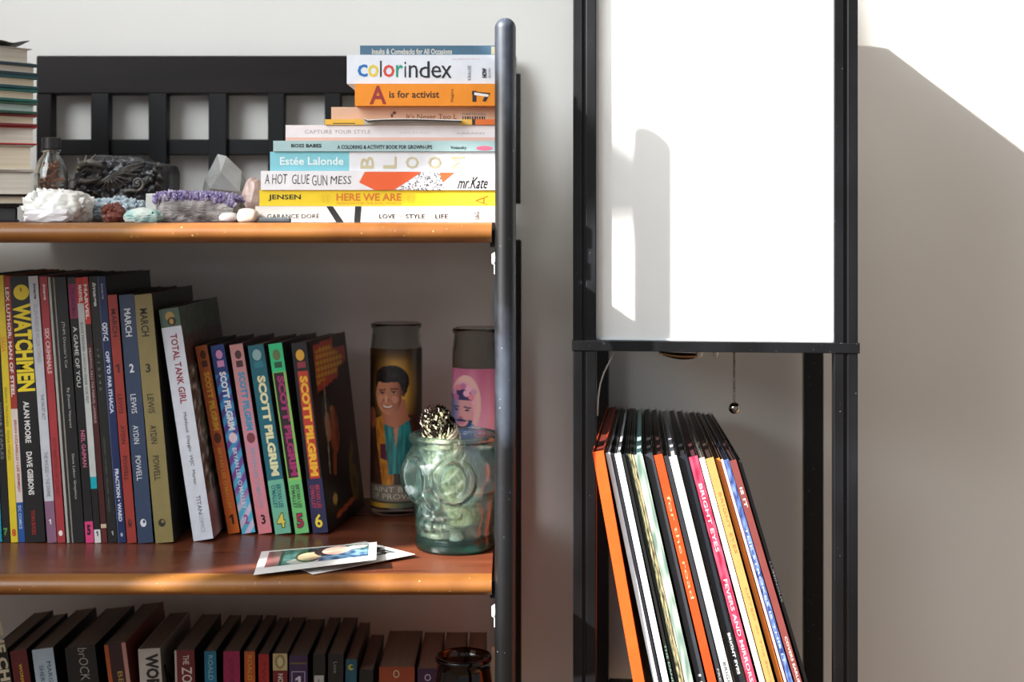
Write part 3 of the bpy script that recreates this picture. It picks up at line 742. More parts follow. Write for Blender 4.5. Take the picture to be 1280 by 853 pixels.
pile('thin book with cream pages second from the foot of the left pile', 256, 243.5, 34, 20, '#2a2624', .0016, pg2)
pile('thick book with grey pages below the broad cream one', 243.5, 213.5, 43.5, 22, '#c9c0b6', .0012, pg1)
pile('broad cream paged book with a slightly arched block', 213.5, 181.5, 43, 25, '#cfc6ba', .0014, pg2)
pile('white paged book under the red covered ones', 181.5, 158.6, 46.5, 28, '#b4322f', .0014, pg1)
pile('cream paged book bound in dark red', 158.6, 143.5, 47, 38, '#7a2528', .0024, pg2)
pile('pale teal paged book with green boards', 143.5, 128.5, 47.5, 46, '#2c5040', .0026, pg3)
pile('cream paged book with teal green boards', 128.5, 112.5, 47.5, 48, '#16605a', .0028, pg2)
pile('pink cream paged book with dark teal boards', 112.5, 96, 48, 50, '#12444c', .003, pg2)
pile('grey paged book with navy boards near the top of the left pile', 96, 80.5, 48, 50, '#15303c', .003, pg1)
pile('topmost creamy book of the left pile', 80.5, 61, 40, 50, '#c4beb6', .0012, pg1)
# its curled loose jacket
jk = MB()
for i in range(10):
    x0, x1 = 37 - 5*i, 37 - 5*(i+1)
    f = lambda x: 51.5 + (3.0 * math.exp(-((x - 16) / 9) ** 2)) - (37 - x) * .05 + (0 if x < 30 else -.8 * (x - 30) / 7)
    jw = .0008
    A = PX(x0, f(x0), 1.40 - (37 - x0) * .0008); Bp = PX(x1, f(x1), 1.40 - (37 - x1) * .0008)
    th = .0004 + .0028 * math.exp(-((x0 - 16) / 9) ** 2); th2 = .0004 + .0028 * math.exp(-((x1 - 16) / 9) ** 2)
    back = Vector((-.03, .05, .0))
    jk.add([A, Bp, Bp + back, A + back, A - Vector((0, 0, .0005)), Bp - Vector((0, 0, .0005)), Bp + back - Vector((0, 0, .0005)), A + back - Vector((0, 0, .0005))],
           [(0,1,2,3), (7,6,5,4), (4,5,1,0), (5,6,2,1), (6,7,3,2), (7,4,0,3)])
tag(jk.build('paper_cover', mat('#4a463f', .5)), 'dark curled loose paper cover on top of the left pile', 'cover')

# ------------------------------------------------------------------ stones and ornaments on the top shelf
def rock(name, label, x0, x1, y0, Y, depth, m, seed, amp=.18, freq=3.0, sub=4, facet=True, ybase=None, box=.35, flat=False, top=None, group='stones and crystals on the top shelf'):
    bm = bmesh.new(); bmesh.ops.create_icosphere(bm, subdivisions=sub, radius=1)
    rnd = random.Random(seed); off = Vector((seed * 3.1, seed * 1.7, 0))
    sx = (xpx(x1, Y) - xpx(x0, Y)) / 2; z1 = zpx(y0, Y); h = z1 - S1
    asp = max(1, min(3, 2 * sx / h))
    for v in bm.verts:
        d = v.co.normalized()
        # push towards a box for blockiness
        mx = max(abs(d.x), abs(d.y), abs(d.z)); p = d * ((1 - box) + box / mx * .85)
        dn = Vector((d.x * asp, d.y * asp * .7, d.z))
        k = 1 + amp * (noise.noise(dn * freq + off) + .5 * noise.noise(dn * freq * 2.6 + off) + (.28 * noise.noise(dn * freq * 6 + off)))
        if facet:
            k += amp * .5 * (abs(noise.noise(dn * freq * 1.3 + off * 2)) - .25)
        v.co = p * k
    mnx = min(v.co.x for v in bm.verts); mxx = max(v.co.x for v in bm.verts)
    mnz = min(v.co.z for v in bm.verts); mxz = max(v.co.z for v in bm.verts)
    mny = min(v.co.y for v in bm.verts); mxy = max(v.co.y for v in bm.verts)
    cut = mnz + (mxz - mnz) * .12
    for v in bm.verts:
        z = max(v.co.z, cut)
        v.co = Vector(((v.co.x - mnx) / (mxx - mnx) * 2 * sx - sx, (v.co.y - mny) / (mxy - mny) * depth, (z - cut) / (mxz - cut) * h))
        if top: v.co.z = top(v.co.x / sx, v.co.z, h)
    me = bpy.data.meshes.new(name); bm.to_mesh(me); bm.free()
    me.materials.append(m)
    if not facet:
        me.polygons.foreach_set('use_smooth', [True] * len(me.polygons))
    o = bpy.data.objects.new(name, me); COL.objects.link(o)
    o.location = (xpx((x0 + x1) / 2, Y), Y, S1 + .0002)
    return tag(o, label, 'stone' if 'stone' in name else 'crystal', group)

def points_cluster(mb, centers, r0, r1, seed, up=1.0, m=0, cent=Vector((0, 0, 0))):
    rnd = random.Random(seed)
    for c in centers:
        c = Vector(c); d = (c - cent)
        d = Vector((d.x, d.y, d.z * 1.0)).normalized() + Vector((rnd.uniform(-.35, .35), rnd.uniform(-.35, .35), up * rnd.uniform(.2, .7)))
        d.normalize(); r = rnd.uniform(r0, r1); l = r * rnd.uniform(1.6, 2.6)
        a = d.orthogonal().normalized(); b = d.cross(a); ph = rnd.random() * 2
        ring = lambda q, rr: [q + (a * math.cos(ph + i*math.pi/3) + b * math.sin(ph + i*math.pi/3)) * rr for i in range(6)]
        vs = ring(c - d * r, r) + ring(c + d * l * .55, r * .95) + [c + d * l]
        fs = [(i, (i+1) % 6, 6 + (i+1) % 6, 6 + i) for i in range(6)] + [(6 + i, 6 + (i+1) % 6, 12) for i in range(6)]
        mb.add(vs, fs, m)

def crystal_mat(name, stops, scale, rough=.25, sss=.35, **k):
    return ramp_mat(name, stops, scale, rough, sss=sss, **k)
M_quartz = crystal_mat('milky_quartz', [(.3, '#dcdcd4'), (.6, '#efeee9'), (.85, '#cfc6b4')], 30, .3, sss=.4)
M_clear = glass_mat('clear_quartz', '#e9ecec', .12, 1.45)
M_ameth = crystal_mat('amethyst', [(.3, '#4c4068'), (.5, '#8578a4'), (.7, '#bfb6cc')], 130, .15, sss=.1)
M_matrix = ramp_mat('grey_matrix_rock', [(.28, '#4a4240'), (.5, '#8a8482'), (.68, '#b4aeaa'), (.8, '#6c5648')], 60, .7, stretch=(1.3, 1, .8), bump=.15, dist=.001)
M_celest = crystal_mat('pale_blue_celestite', [(.3, '#98a8b2'), (.55, '#b6c4ca'), (.8, '#dfe4e6')], 60, .3, sss=.2)
M_arag = ramp_mat('brown_aragonite', [(.3, '#542a22'), (.6, '#84483a'), (.8, '#a86a58')], 90, .45)
M_aqua = ramp_mat('aqua_flecked_stone', [(.33, '#5f9a98'), (.41, '#a8c8c0'), (.5, '#cdd4cc'), (.75, '#c4c6be')], 45, .5, bump=.3)
M_pewter = ramp_mat('dark_pewter', [(.3, '#17161a'), (.6, '#2b2a2e'), (.8, '#413f40')], 40, .32, bump=.35, dist=.002)
M_pewter_hi = ramp_mat('rubbed_pewter', [(.3, '#33302e'), (.7, '#625c54')], 60, .35)

# white quartz cluster
Y = 1.272
o = rock('crystal_cluster', 'white quartz cluster in front of the small bottle', 19, 98, 235, Y, .07, M_quartz, 3, .10, 2, 5, box=.5, facet=False)
q = MB(); rnd = random.Random(8)
cs = []
hh = zpx(238, Y) - S1
for i in range(26):
    u = rnd.uniform(-1, 1); v = rnd.uniform(0, 1)
    cs.append((u * .024, .01 + v * .045, hh * (1.0 - .25 * u * u) - .006 + .002 * rnd.random()))
for i in range(12):
    u = rnd.uniform(-1, 1); z = rnd.uniform(.5, .85)
    cs.append((u * .025, .012 + .01 * u * u, hh * z * (1 - .15 * u * u)))
points_cluster(q, [(a, b, c - .003) for a, b, c in cs], .0034, .0058, 5, up=1.0, cent=Vector((0, .035, .0)))
q.build('crystal_points', M_quartz, o)
s_ = rock('crystal_slab', 'low clear quartz slab lying before the white cluster', 25.5, 88, 261, 1.254, .016, mat('#d5d2d4', .12, .1, 40, coat=.5, name='clouded_quartz', sss=.3), 12, .1, 2, 3, box=.6, group=None)
# small glass bottle
bo = empty('glass_bottle', (xpx(64, 1.375), 1.375, S1 + .0002), label='small clear bottle of orange chips with a black cap', cat='bottle')
sc = 1.375 / F
R = 20.5 * sc; zt = lambda y: (277.5 - y) * sc
prof = [(.0005, 0), (R*.92, 0), (R, .002), (R, zt(222)), (R*.93, zt(212)), (R*.72, zt(200)), (R*.48, zt(193)), (R*.44, zt(191.5)), (R*.58, zt(190)), (R*.58, zt(187.5)), (R*.42, zt(187)),
        (R*.36, zt(187)), (R*.36, zt(192)), (R*.62, zt(201)), (R*.84, zt(213)), (R*.9, zt(222)), (R*.9, .004), (.0005, .0035)]
MB().lathe(prof, 40).build('bottle_glass', glass_mat('bottle_glass', '#e8ecea', .01, 1.45), bo, smooth=True)
MB().lathe([(.0005, zt(187)), (R*.56, zt(187)), (R*.57, zt(186)), (R*.57, zt(173)), (R*.53, zt(172)), (.0005, zt(172))], 32).build('cap', mat('#1b1b1c', .35, name='black_cap'), bo)
ch = [MB(), MB(), MB()]; rnd = random.Random(2)
for i in range(150):
    a = rnd.uniform(0, 6.28); r = R * .72 * math.sqrt(rnd.random()); z = .006 + rnd.random() ** 1.1 * zt(212)
    if z > zt(222): r *= .6
    p = Vector((r * math.cos(a), r * math.sin(a), z)); d = Vector((rnd.uniform(-1, 1), rnd.uniform(-1, 1), rnd.uniform(-1, 1))).normalized()
    l = rnd.uniform(.002, .0045)
    ch[rnd.choice((0, 0, 1, 1, 2))].tube([p - d*l, p, p + d*l], [.0008, .0019, .0006], 5)
for mb, c in zip(ch, ('#a8623c', '#7c4a34', '#c9a080')):
    o = mb.build('orange_chips', mat(c, .6), bo); o['kind'] = 'stuff'
# dark dragon box
Yd = 1.43
dr = empty('dragon_ornament', (xpx(147, Yd), Yd, S1 + .0002), label='dark pewter dragon relief ornament behind the pale blue crystal', cat='ornament')
sd = Yd / F
def D(px, py, dy=0): return Vector(((px - 147) * sd, dy, (277.5 - py) * sd))
outline = [(88, 277), (86, 250), (87, 232), (90, 216), (97, 211), (104, 203), (112, 195), (125, 193), (136, 194.5), (148, 197), (160, 194), (168, 194.5), (176, 199), (184, 202), (196, 203), (205, 205), (209, 216), (208.5, 240), (207, 277)]
bm = bmesh.new()
nu, nv = 60, 40
grid = []
def span(y):
    xs = []
    for i in range(len(outline)):
        x1, y1 = outline[i]; x2, y2 = outline[(i+1) % len(outline)]
        if (y1 > y) != (y2 > y): xs.append(x1 + (y - y1) * (x2 - x1) / (y2 - y1))
    return (min(xs), max(xs)) if len(xs) >= 2 else (120, 130)
mbf = MB(); vs = []; fs = []
for j in range(nv + 1):
    y = 276.9 - (276.9 - 193.6) * j / nv; a, b = span(y)
    for i in range(nu + 1):
        x = a + (b - a) * i / nu; ed = min(i, nu - i) / nu
        e2 = min(1, ed * 8) * min(1, (nv - j) / 5 + .15)
        n = noise.noise(Vector((x * .09, y * .09, 0))) * .007 + noise.noise(Vector((x * .24, y * .24, 3))) * .004
        vs.append(D(x, y, .012 * (1 - e2 ** .5) - abs(n) * e2 - .002))
k = (nu + 1) * (nv + 1)
for j in range(nv + 1):
    y = 276.9 - (276.9 - 193.6) * j / nv; a, b = span(y)
    for i in range(nu + 1):
        vs.append(D(a + (b - a) * i / nu, y, .055))
for j in range(nv):
    for i in range(nu):
        p = j*(nu+1)+i
        fs.append((p, p+1, p+nu+2, p+nu+1)); fs.append((k+p+nu+1, k+p+nu+2, k+p+1, k+p))
for j in range(nv):
    p = j*(nu+1); fs.append((p, p+nu+1, k+p+nu+1, k+p)); p += nu; fs.append((p, k+p, k+p+nu+1, p+nu+1))
for i in range(nu):
    fs.append((i, k+i, k+i+1, i+1)); p = nv*(nu+1)+i; fs.append((p, p+1, k+p+1, k+p))
mbf.add(vs, fs); mbf.build('body', M_pewter, dr, smooth=True)
wg = MB()
c0 = D(141.5, 221, -.009)
tips = [(184, 203), (181, 208), (178.5, 213), (174, 219), (166, 226), (160, 232), (153, 236), (146, 239), (137, 239), (130, 239)]
for i, tpx in enumerate(tips):
    tp = D(*tpx, -.006); mid = (c0 + tp) / 2 + Vector((0, -.003, .0025 if i < 4 else .001))
    wg.tube([c0, mid, tp], [.0016, .0012, .0005], 6)
for a, b in zip(tips, tips[1:]):
    p, q_ = D(*a, -.0045), D(*b, -.0045); m_ = (p + q_) / 2 * .86 + c0 * .14; m_.y = -.004
    wg.add([c0 + Vector((0, .003, 0)), p, m_, q_], [(0, 1, 2), (0, 2, 3)])
wg.tube([D(122, 232, -.006), D(132, 227, -.009), c0], [.002, .0024, .0022], 8)
wg.build('wing', M_pewter_hi, dr, smooth=False)
tl = MB(); pts = []; rs = []
for i in range(12): pts.append(D(158 + i * 1.5, 240 - 1.5*math.sin(i*.3) , -.008)); rs.append(.0022)
for i in range(26):
    a = math.pi * .5 - i * .36; rr = 9.2 * (1 - i / 30)
    pts.append(D(175 + rr * math.cos(a) * .9, 230 + rr * math.sin(a) * .95, -.009)); rs.append(.0021 * (1 - i / 34))
tl.tube(pts, rs, 8); tl.build('tail', M_pewter_hi, dr, smooth=True)
hd = MB()
teeth = MB()
hd.tube([D(101, 213, -.006), D(108, 206, -.011), D(118, 204, -.013), D(128, 207, -.012), D(133, 211, -.009)], [.0025, .0042, .0040, .0030, .0014], 8)
for ex_, ey_ in ((113, 203.5), (104, 211)): MB().lathe([(.0001, -.0012), (.0011, -.0006), (.0013, 0), (.0011, .0006), (.0001, .0012)], 10, (D(ex_, ey_).x, -.0165)).build('eye', mat('#8a7440', .3), dr).location = (0, 0, D(ex_, ey_).z)
hd.build('head', M_pewter_hi, dr, smooth=True)
hd = MB()
hd.tube([D(103, 226, -.007), D(112, 228, -.011), D(122, 226, -.011), D(130, 222, -.008)], [.0022, .003, .0026, .0014], 8)
for i in range(8):
    teeth.tube([D(112 + 2.6*i, 211 + .3*i, -.014), D(112.6 + 2.6*i, 215.5 + .3*i, -.014)], [.0009, .0002], 5)
    if i < 6: teeth.tube([D(114 + 2.6*i, 224.5 - .6*i, -.013), D(114.6 + 2.6*i, 220 - .6*i, -.013)], [.0009, .0002], 5)
hd.build('jaw', M_pewter_hi, dr, smooth=True)
teeth.build('teeth', M_pewter_hi, dr)['kind'] = 'stuff'
for hx, hy, tx, ty in ((103, 207, 98, 197.5), (110, 202, 109, 194.5), (118, 200, 121, 193.5)): MB().tube([D(hx, hy, -.008), D(tx, ty, -.003)], [.0022, .0005], 6).build('horn', M_pewter_hi, dr, smooth=True)
hd = MB()
for i in range(9):
    a = i * .7; hd.tube([D(92 + 4.5*math.cos(a), 230 + 6*math.sin(a), -.006), D(92 + 4.5*math.cos(a+.7), 230 + 6*math.sin(a+.7), -.006)], .0014, 6)
for (x, y) in ((196, 214), (202, 222), (199, 232), (191, 226), (201, 208)):
    hd.tube([D(x - 4, y + 3, -.004), D(x, y - 2, -.009), D(x + 3, y + 4, -.005)], [.001, .0026, .001], 7)
for (x, y) in ((100, 240), (110, 246), (121, 243), (132, 250), (146, 248), (190, 246), (200, 252)):
    hd.tube([D(x - 6, y + 2, -.003), D(x, y - 2, -.008), D(x + 6, y + 3, -.004)], [.001, .0022, .001], 7)
hd.build('scrollwork', M_pewter_hi, dr, smooth=True)['kind'] = 'stuff'
# pale blue, brown, aqua stones
o = rock('crystal_cluster', 'pale blue crystal cluster before the dark dragon', 99, 181, 246, 1.335, .05, M_celest, 21, .16, 4, 4, box=.4, top=lambda u, z, h: z * (1 - .30 * u * u))
q = MB(); rnd = random.Random(18); hh = zpx(246, 1.335) - S1
points_cluster(q, [(u * .028, .006 + rnd.random() * .03, hh * (1 - .33*u*u) * rnd.uniform(.55, .95)) for u in [rnd.uniform(-1, 1) for _ in range(130)]], .0012, .0026, 6, up=.8, cent=Vector((0, .04, 0)))
q.build('crystal_points', M_celest, o)
o = rock('crystal_cluster', 'reddish brown spiky mineral cluster before the pale blue one', 122, 153, 254, 1.272, .022, M_arag, 31, .2, 5, 3, box=.2)
q = MB(); rnd = random.Random(28); hh = zpx(254, 1.272) - S1; cs = []
for i in range(46):
    a = rnd.uniform(0, 6.28); b = rnd.uniform(-.3, 1.3); cs.append((.009*math.cos(a)*math.cos(b), .011 + .009*math.sin(a)*math.cos(b), max(.002, hh*.5 + .0065*math.sin(b))))
points_cluster(q, cs, .0013, .0022, 9, up=.1, cent=Vector((0, .011, hh * .45)))
q.build('crystal_points', M_arag, o)
o = rock('tumbled_stone', 'white and aqua flecked flat stone with a black dot', 149.5, 200, 259.3, 1.262, .026, M_aqua, 41, .06, 1.6, 4, box=.45, top=lambda u, z, h: z * (1 - .28 * u * u))
MB().lathe([(.0001, 0), (.0011, 0), (.0008, .0006), (.0001, .0008)], 10).build('black_dot', mat('#151515', .5), o).matrix_local = Matrix.Translation((.0107, .0023, .0085)) @ Matrix.Rotation(math.radians(75), 4, 'X')
tag(MB().box(xpx(182, 1.33), xpx(196, 1.33), 1.33, 1.352, S1 + .0002, zpx(242, 1.33)).build('small_box', mat('#c9ccc8', .5), bevel=.001), 'small pale box behind the left end of the amethyst', 'box')
# amethyst
o = rock('amethyst_geode', 'long amethyst slab with purple crystals over grey rock', 188, 299, 241, 1.285, .06, M_matrix, 51, .05, 2, 5, box=.6, top=lambda u, z, h: z * (1 - .08 * u - .12 * max(0, u) ** 3))
q = MB(); rnd = random.Random(38); hh = zpx(241, 1.285) - S1; cs = []
for i in range(620):
    u = rnd.uniform(-.97, .93); v = rnd.random(); zt_ = hh * (1.0 - .06 * u - .08 * max(0, u) ** 3 - .25 * (abs(u) ** 8))
    if rnd.random() < .55: cs.append((u * .039, .004 + v * .05, zt_ - .0015))
    else: cs.append((u * .039, .003 + .004 * rnd.random(), zt_ - .001 - .006 * rnd.random()))
points_cluster(q, cs, .0009, .0019, 11, up=.9, cent=Vector((0, .03, -.02)))
q.build('purple_crystals', M_ameth, o, label='purple crystal crust')
# clear quartz point
qp = MB()
def Q(px, py, dy): return PX(px, py, 1.40 + dy) - Vector((xpx(285, 1.40), 1.40, S1))
front = [(250, 250), (256, 224), (272, 193), (283, 195.5), (302, 214), (309, 232), (313, 252), (300, 268), (262, 268)]
cpt = [(278, 228), (262, 222), (286, 246)]
vs = [Q(x, y, .012 + .014 * abs(x - 280) / 30) for x, y in front] + [Q(276, 216, -.010), Q(262, 236, -.006), Q(300, 240, -.004)] + [Q(281 + (x - 281) * .8, min(y + 4, 268), .05) for x, y in front]
fs = [(0, 1, 10), (1, 2, 9), (1, 9, 10), (2, 3, 9), (3, 4, 9), (4, 11, 9), (4, 5, 11), (5, 6, 11), (6, 7, 11), (7, 8, 10), (7, 10, 11), (9, 11, 10), (8, 0, 10)]
n9 = 12
for i in range(9):
    j = (i + 1) % 9; fs.append((i, n9 + i, n9 + j, j))
fs.append(tuple(n9 + i for i in range(9)))
qp.add([(v.x, v.y, max(v.z, .0004)) for v in vs], fs)
M_smoke = ramp_mat('smoky_clear_quartz', [(.3, '#c9cbca'), (.5, '#e4e6e5'), (.72, '#9a928c')], 28, .1, trans=.55, coat=.6)
o = qp.build('quartz_point', M_smoke); o.location = (xpx(285, 1.40), 1.40, S1 + .0002)
bmq = bmesh.new(); bmq.from_mesh(o.data); bmesh.ops.recalc_face_normals(bmq, faces=bmq.faces); bmq.to_mesh(o.data); bmq.free()
tag(o, 'large clear pointed quartz crystal behind the amethyst', 'crystal', 'stones and crystals on the top shelf')
rock('rough_stone', 'pink and rust stone between quartz point and book stack', 299, 328, 221, 1.36, .035, ramp_mat('rust_pink_stone', [(.35, '#7a4c3a'), (.5, '#c9aca2'), (.7, '#e2d8d6')], 26, .4, coat=.3), 61, .14, 2.5, 3, box=.3)
rock('tumbled_stone', 'small grey translucent stone before the amethyst', 271, 297, 265, 1.262, .018, mat('#a9a6a4', .2, .15, 60, coat=.5, name='grey_agate'), 71, .08, 2, 3, facet=False, box=.2)
rock('tumbled_stone', 'small cream pebble touching the off-white book', 294, 321.5, 260.5, 1.2555, .014, mat('#cbbfb0', .25, .15, 50, coat=.4, name='cream_pebble'), 73, .1, 2, 3, facet=False, box=.3)
st = MB().box(0, xpx(364, 1.262) - xpx(324, 1.262), 0, .005, 0, .0042).build('dark_stick', mat('#3c4248', .5, .3, 80, name='slate'), bevel=.0012)
st.location = (xpx(324, 1.262), 1.259, S1 + .0002); tag(st, 'short dark slate strip lying before the off-white book', 'strip')

# ------------------------------------------------------------------ candles with printed saints
def wrap(cx, R_, ang0):
    return None
def candle(label, xc, Yc, rim_y, lab_top, lab_bot, pic, R_, base_white=.012, full=True):
    root = empty('prayer_candle', (xpx(xc, Yc), Yc, S2 + .0002), label=label, cat='candle', group='tall printed prayer candles')
    h = zpx(rim_y, Yc) - S2
    prof = [(.0005, 0), (R_*.9, 0), (R_*.985, .003), (R_, .01), (R_, h - .024), (R_*.97, h - .018), (R_*.93, h - .0075), (R_*.93, h - .006), (R_*.985, h - .005), (R_*.99, h - .001), (R_*.95, h),
            (R_*.87, h), (R_*.86, h - .006), (R_*.87, h - .018), (R_*.92, h - .026), (R_*.92, .007), (.0005, .006)]
    MB().lathe(prof, 56).build('glass_jar', glass_mat('smoky_glass', '#cfd0cc', .06, 1.3), root, smooth=True)
    zl = zpx(lab_top, Yc - R_) - S2; zb = zpx(lab_bot, Yc - R_) - S2
    MB().lathe([(.0005, .0065), (R_*.905, .0065), (R_*.905, zl - .006), (.0005, zl - .006)], 48).build('wax', mat('#cfd0d2', .5, name='white_wax', sss=.2), root)
    rr = R_ + .0003
    # label covers the whole front half and beyond
    A0, A1 = math.radians(-95), math.radians(95)
    def f(u, v):
        a = A0 + (A1 - A0) * u
        return (rr * math.sin(a), -rr * math.cos(a), zb + (zl - zb) * v)
    # the picture is designed in flat front view: x = sin
    def c(u, v):
        a = A0 + (A1 - A0) * u
        return pic(math.sin(a), v)
    paint_grid('label_sheet', f, 120, 210, c, root, rough=.3)
    return root, h, rr, zb, zl
def ip(x0, x1, x): return (x - x0) / (x1 - x0)
# picture one: golden halo, dark hair, teal shirt and robe.  x: -1..1 = pixels 463..527, y pixel 437..636
def pic1(s, v):
    x = 495 + 32 * s; y = 636 - v * 199
    glow = math.hypot((x - 497) / 22, (y - 488) / 48)
    c = mixc(hexc('#d9a040'), hexc('#2a1c10'), (glow - .55) * 1.15)
    if y < 452: c = mixc(c, hexc('#3a2614'), (452 - y) / 16)
    # robe
    if y > 520:
        c = mixc(hexc('#5a3024'), hexc('#33201a'), .5 + noise.noise(Vector((x*.2, y*.08, 0))))
    if inpoly(x, y, [(471, 525), (480, 520), (495, 560), (494, 612), (481, 612), (474, 560)]): c = mixc(hexc('#c98a2c'), hexc('#a05a22'), .5 + noise.noise(Vector((x*.3, y*.1, 2))))
    if inpoly(x, y, [(478, 556), (490, 556), (492, 578), (478, 574)]): c = hexc('#5a2434')
    if inpoly(x, y, [(482, 530), (495, 536), (513, 524), (518, 560), (509, 592), (488, 594), (485, 560)]): c = mixc(hexc('#1c5a5a'), hexc('#2c8a88'), .5 + 1.5*noise.noise(Vector((x*.35, y*.04, 1))))
    if inpoly(x, y, [(494, 532), (501, 532), (499, 548), (497, 560)]): c = hexc('#b8785a')
    if y > 594 and c[0] < .45 and 480 < x < 512: c = hexc('#33302a')
    # hand at left
    if ell(x, y, 467.5, 524, 4.5, 13) < 0: c = hexc('#a85a40')
    # neck and shoulders
    if inpoly(x, y, [(479, 505), (508, 500), (512, 522), (515, 525), (497, 536), (481, 530)]): c = hexc('#b06a4c')
    # hair behind
    if ell(x, y, 492.5, 478, 20.5, 21) < 0 and y < 500: c = hexc('#17120f')
    # face
    fd = ell(x, y, 488.5, 494, 16, 25.5)
    if fd < 0 and not (y < 478 and x > 0 and y < 478.5 - .0*x):
        sh = (x - 482) / 30
        c = mixc(hexc('#cf8a68'), hexc('#8a4a34'), sh + .1)
        if ell(x, y, 478, 500, 3.5, 5) < 0 or ell(x, y, 496, 500, 4.5, 5) < 0: c = mixc(c, hexc('#e09a80'), .5)
        if x > 499: c = mixc(c, hexc('#6a3626'), (x - 499) / 7)
        if ell(x, y, 480.3, 492, 3.3, 1.5) < 0 or ell(x, y, 494.6, 491, 3.5, 1.5) < 0: c = hexc('#b09080')
        if ell(x, y, 480.3, 492, 1.4, 1.4) < 0 or ell(x, y, 494.6, 491, 1.5, 1.5) < 0 or seg(x, y, 477, 490.8, 483.6, 490.8) < .5 or seg(x, y, 491, 489.6, 498, 489.8) < .5: c = hexc('#241410')
        if seg(x, y, 477.5, 488.5, 484, 488) < .9 or seg(x, y, 491, 486.5, 499, 486.5) < .9: c = hexc('#4a2c20')
        if ell(x, y, 485.5, 501, 3.6, 2.2) < 0: c = hexc('#9c5a44')
        if ell(x, y, 485, 499.5, 1.6, 5) < 0: c = hexc('#dc9c7c')
        yy = y + .035 * (x - 487) ** 2
        if ell(x, yy, 487, 510, 7.6, 2.6) < 0: c = hexc('#a04e42')
        if ell(x, yy, 487, 509.4, 5.8, 1.2) < 0: c = hexc('#e4d8cc')
        if seg(x, y, 481.5, 500, 479, 506) < .5 or seg(x, y, 491, 500, 494.5, 506) < .5: c = mixc(c, hexc('#7a4030'), .6)
    if ell(x, y, 506.5, 491, 2, 6) < 0: c = hexc('#9c5a40')
    # fringe of hair
    if inpoly(x, y, [(472, 479), (473, 466), (480, 459), (493, 457.5), (505, 461), (511, 472), (510.5, 490), (506, 497), (504, 483), (498, 477), (485, 479.5), (474, 478)]): c = mixc(hexc('#0f0c0c'), hexc('#2c2422'), .5 + noise.noise(Vector((x*.4, y*.15, 0))))
    # text band and base colours
    if y > 607: c = hexc('#7c7266') if y < 628 else (hexc('#2c2620') if y < 629.6 else mixc(hexc('#c9983a'), hexc('#4a5a50'), (x - 478) / 30 ))
    return c
r1, h1, rr1, zb1, zl1 = candle('prayer candle with a smiling dark haired figure in teal on gold', 495.3, 1.513, 404, 437, 636, pic1, .0272)
def cyl(rr_):
    def f(p): a = p.x / rr_; return Vector((rr_ * math.sin(a), -rr_ * math.cos(a), p.z))
    return f
for s, ya, yb_, xa, xb_ in (('SAINT BUT', 609.5, 616, -.030, .024), ('OF PROVID', 618, 625, -.030, .024)):
    z1_ = zpx(ya, 1.486) - S2; z0_ = zpx(yb_, 1.486) - S2
    letter(r1, s, (xa, 0, z0_), (1, 0, 0), (0, 0, 1), xb_ - xa, z1_ - z0_, mat('#c9bda8', .5), 'label_lettering', .0, 0, cyl(rr1 + .0003))
# picture two: bearded figure with flower crown, pink ground.   x -1..1 = 565..632
def pic2(s, v):
    x = 598.5 + 33.5 * s; y = 640 - v * 178
    c = mixc(hexc('#b86080'), hexc('#dc9ab0'), (y - 462) / 70 + .15 * math.sin(x * .3))
    if ell(x, y, 583, 506, 19, 36) < 0: c = hexc('#d9aaa0')
    if ell(x, y, 581, 508, 15.5, 31) < 0: c = mixc(hexc('#d98aa0'), hexc('#e0b4b4'), .4)
    if inpoly(x, y, [(564, 540), (570, 534), (592, 530), (600, 545), (606, 556), (610, 640), (564, 640)]): c = mixc(hexc('#3a5a88'), hexc('#6a7aa8'), .5 + noise.noise(Vector((x*.2, y*.1, 5))))
    if ell(x, y, 578, 517, 15, 24) < 0:
        c = mixc(hexc('#3a5a9a'), hexc('#c98a8a'), ip(564, 577, x))
        if ell(x, y, 571.5, 514, 2.5, 1.3) < 0 or ell(x, y, 585, 514, 2.8, 1.3) < 0: c = hexc('#2a2a4a')
        if seg(x, y, 568, 510.5, 574, 510) < .9 or seg(x, y, 581.5, 510, 589, 510.8) < .9: c = hexc('#2c2c4c')
        if ell(x, y, 577, 523.5, 3, 1.6) < 0: c = hexc('#a8606a')
        if y > 526 and ell(x, y, 578, 528, 8, 6.5) > 0 and ell(x, y, 577.5, 530, 14, 15) < 0: c = hexc('#27345e')
        if ell(x, y, 577.5, 527, 7, 1.6) < 0: c = hexc('#27345e')
        if ell(x, y, 577.5, 530.5, 4.6, 1.6) < 0: c = hexc('#c07080')
        if y > 536: c = hexc('#24386a')
    if ell(x, y, 578.5, 497, 15, 9) < 0 and y < 501: c = hexc('#3a3058')
    for i, (fx, fy) in enumerate(((568, 492), (574, 486), (580, 484), (587, 487), (593, 491), (590, 497), (571, 498), (584, 493))):
        if math.hypot(x - fx, y - fy) < 3.9: c = hexc(('#c98aa8', '#d97a88', '#b06a90', '#e0a0b4')[i % 4])
    return c
r2, h2, rr2, zb2, zl2 = candle('prayer candle with a bearded figure in a flower crown on pink', 598.5, 1.452, 410, 462, 640, pic2, .0272)

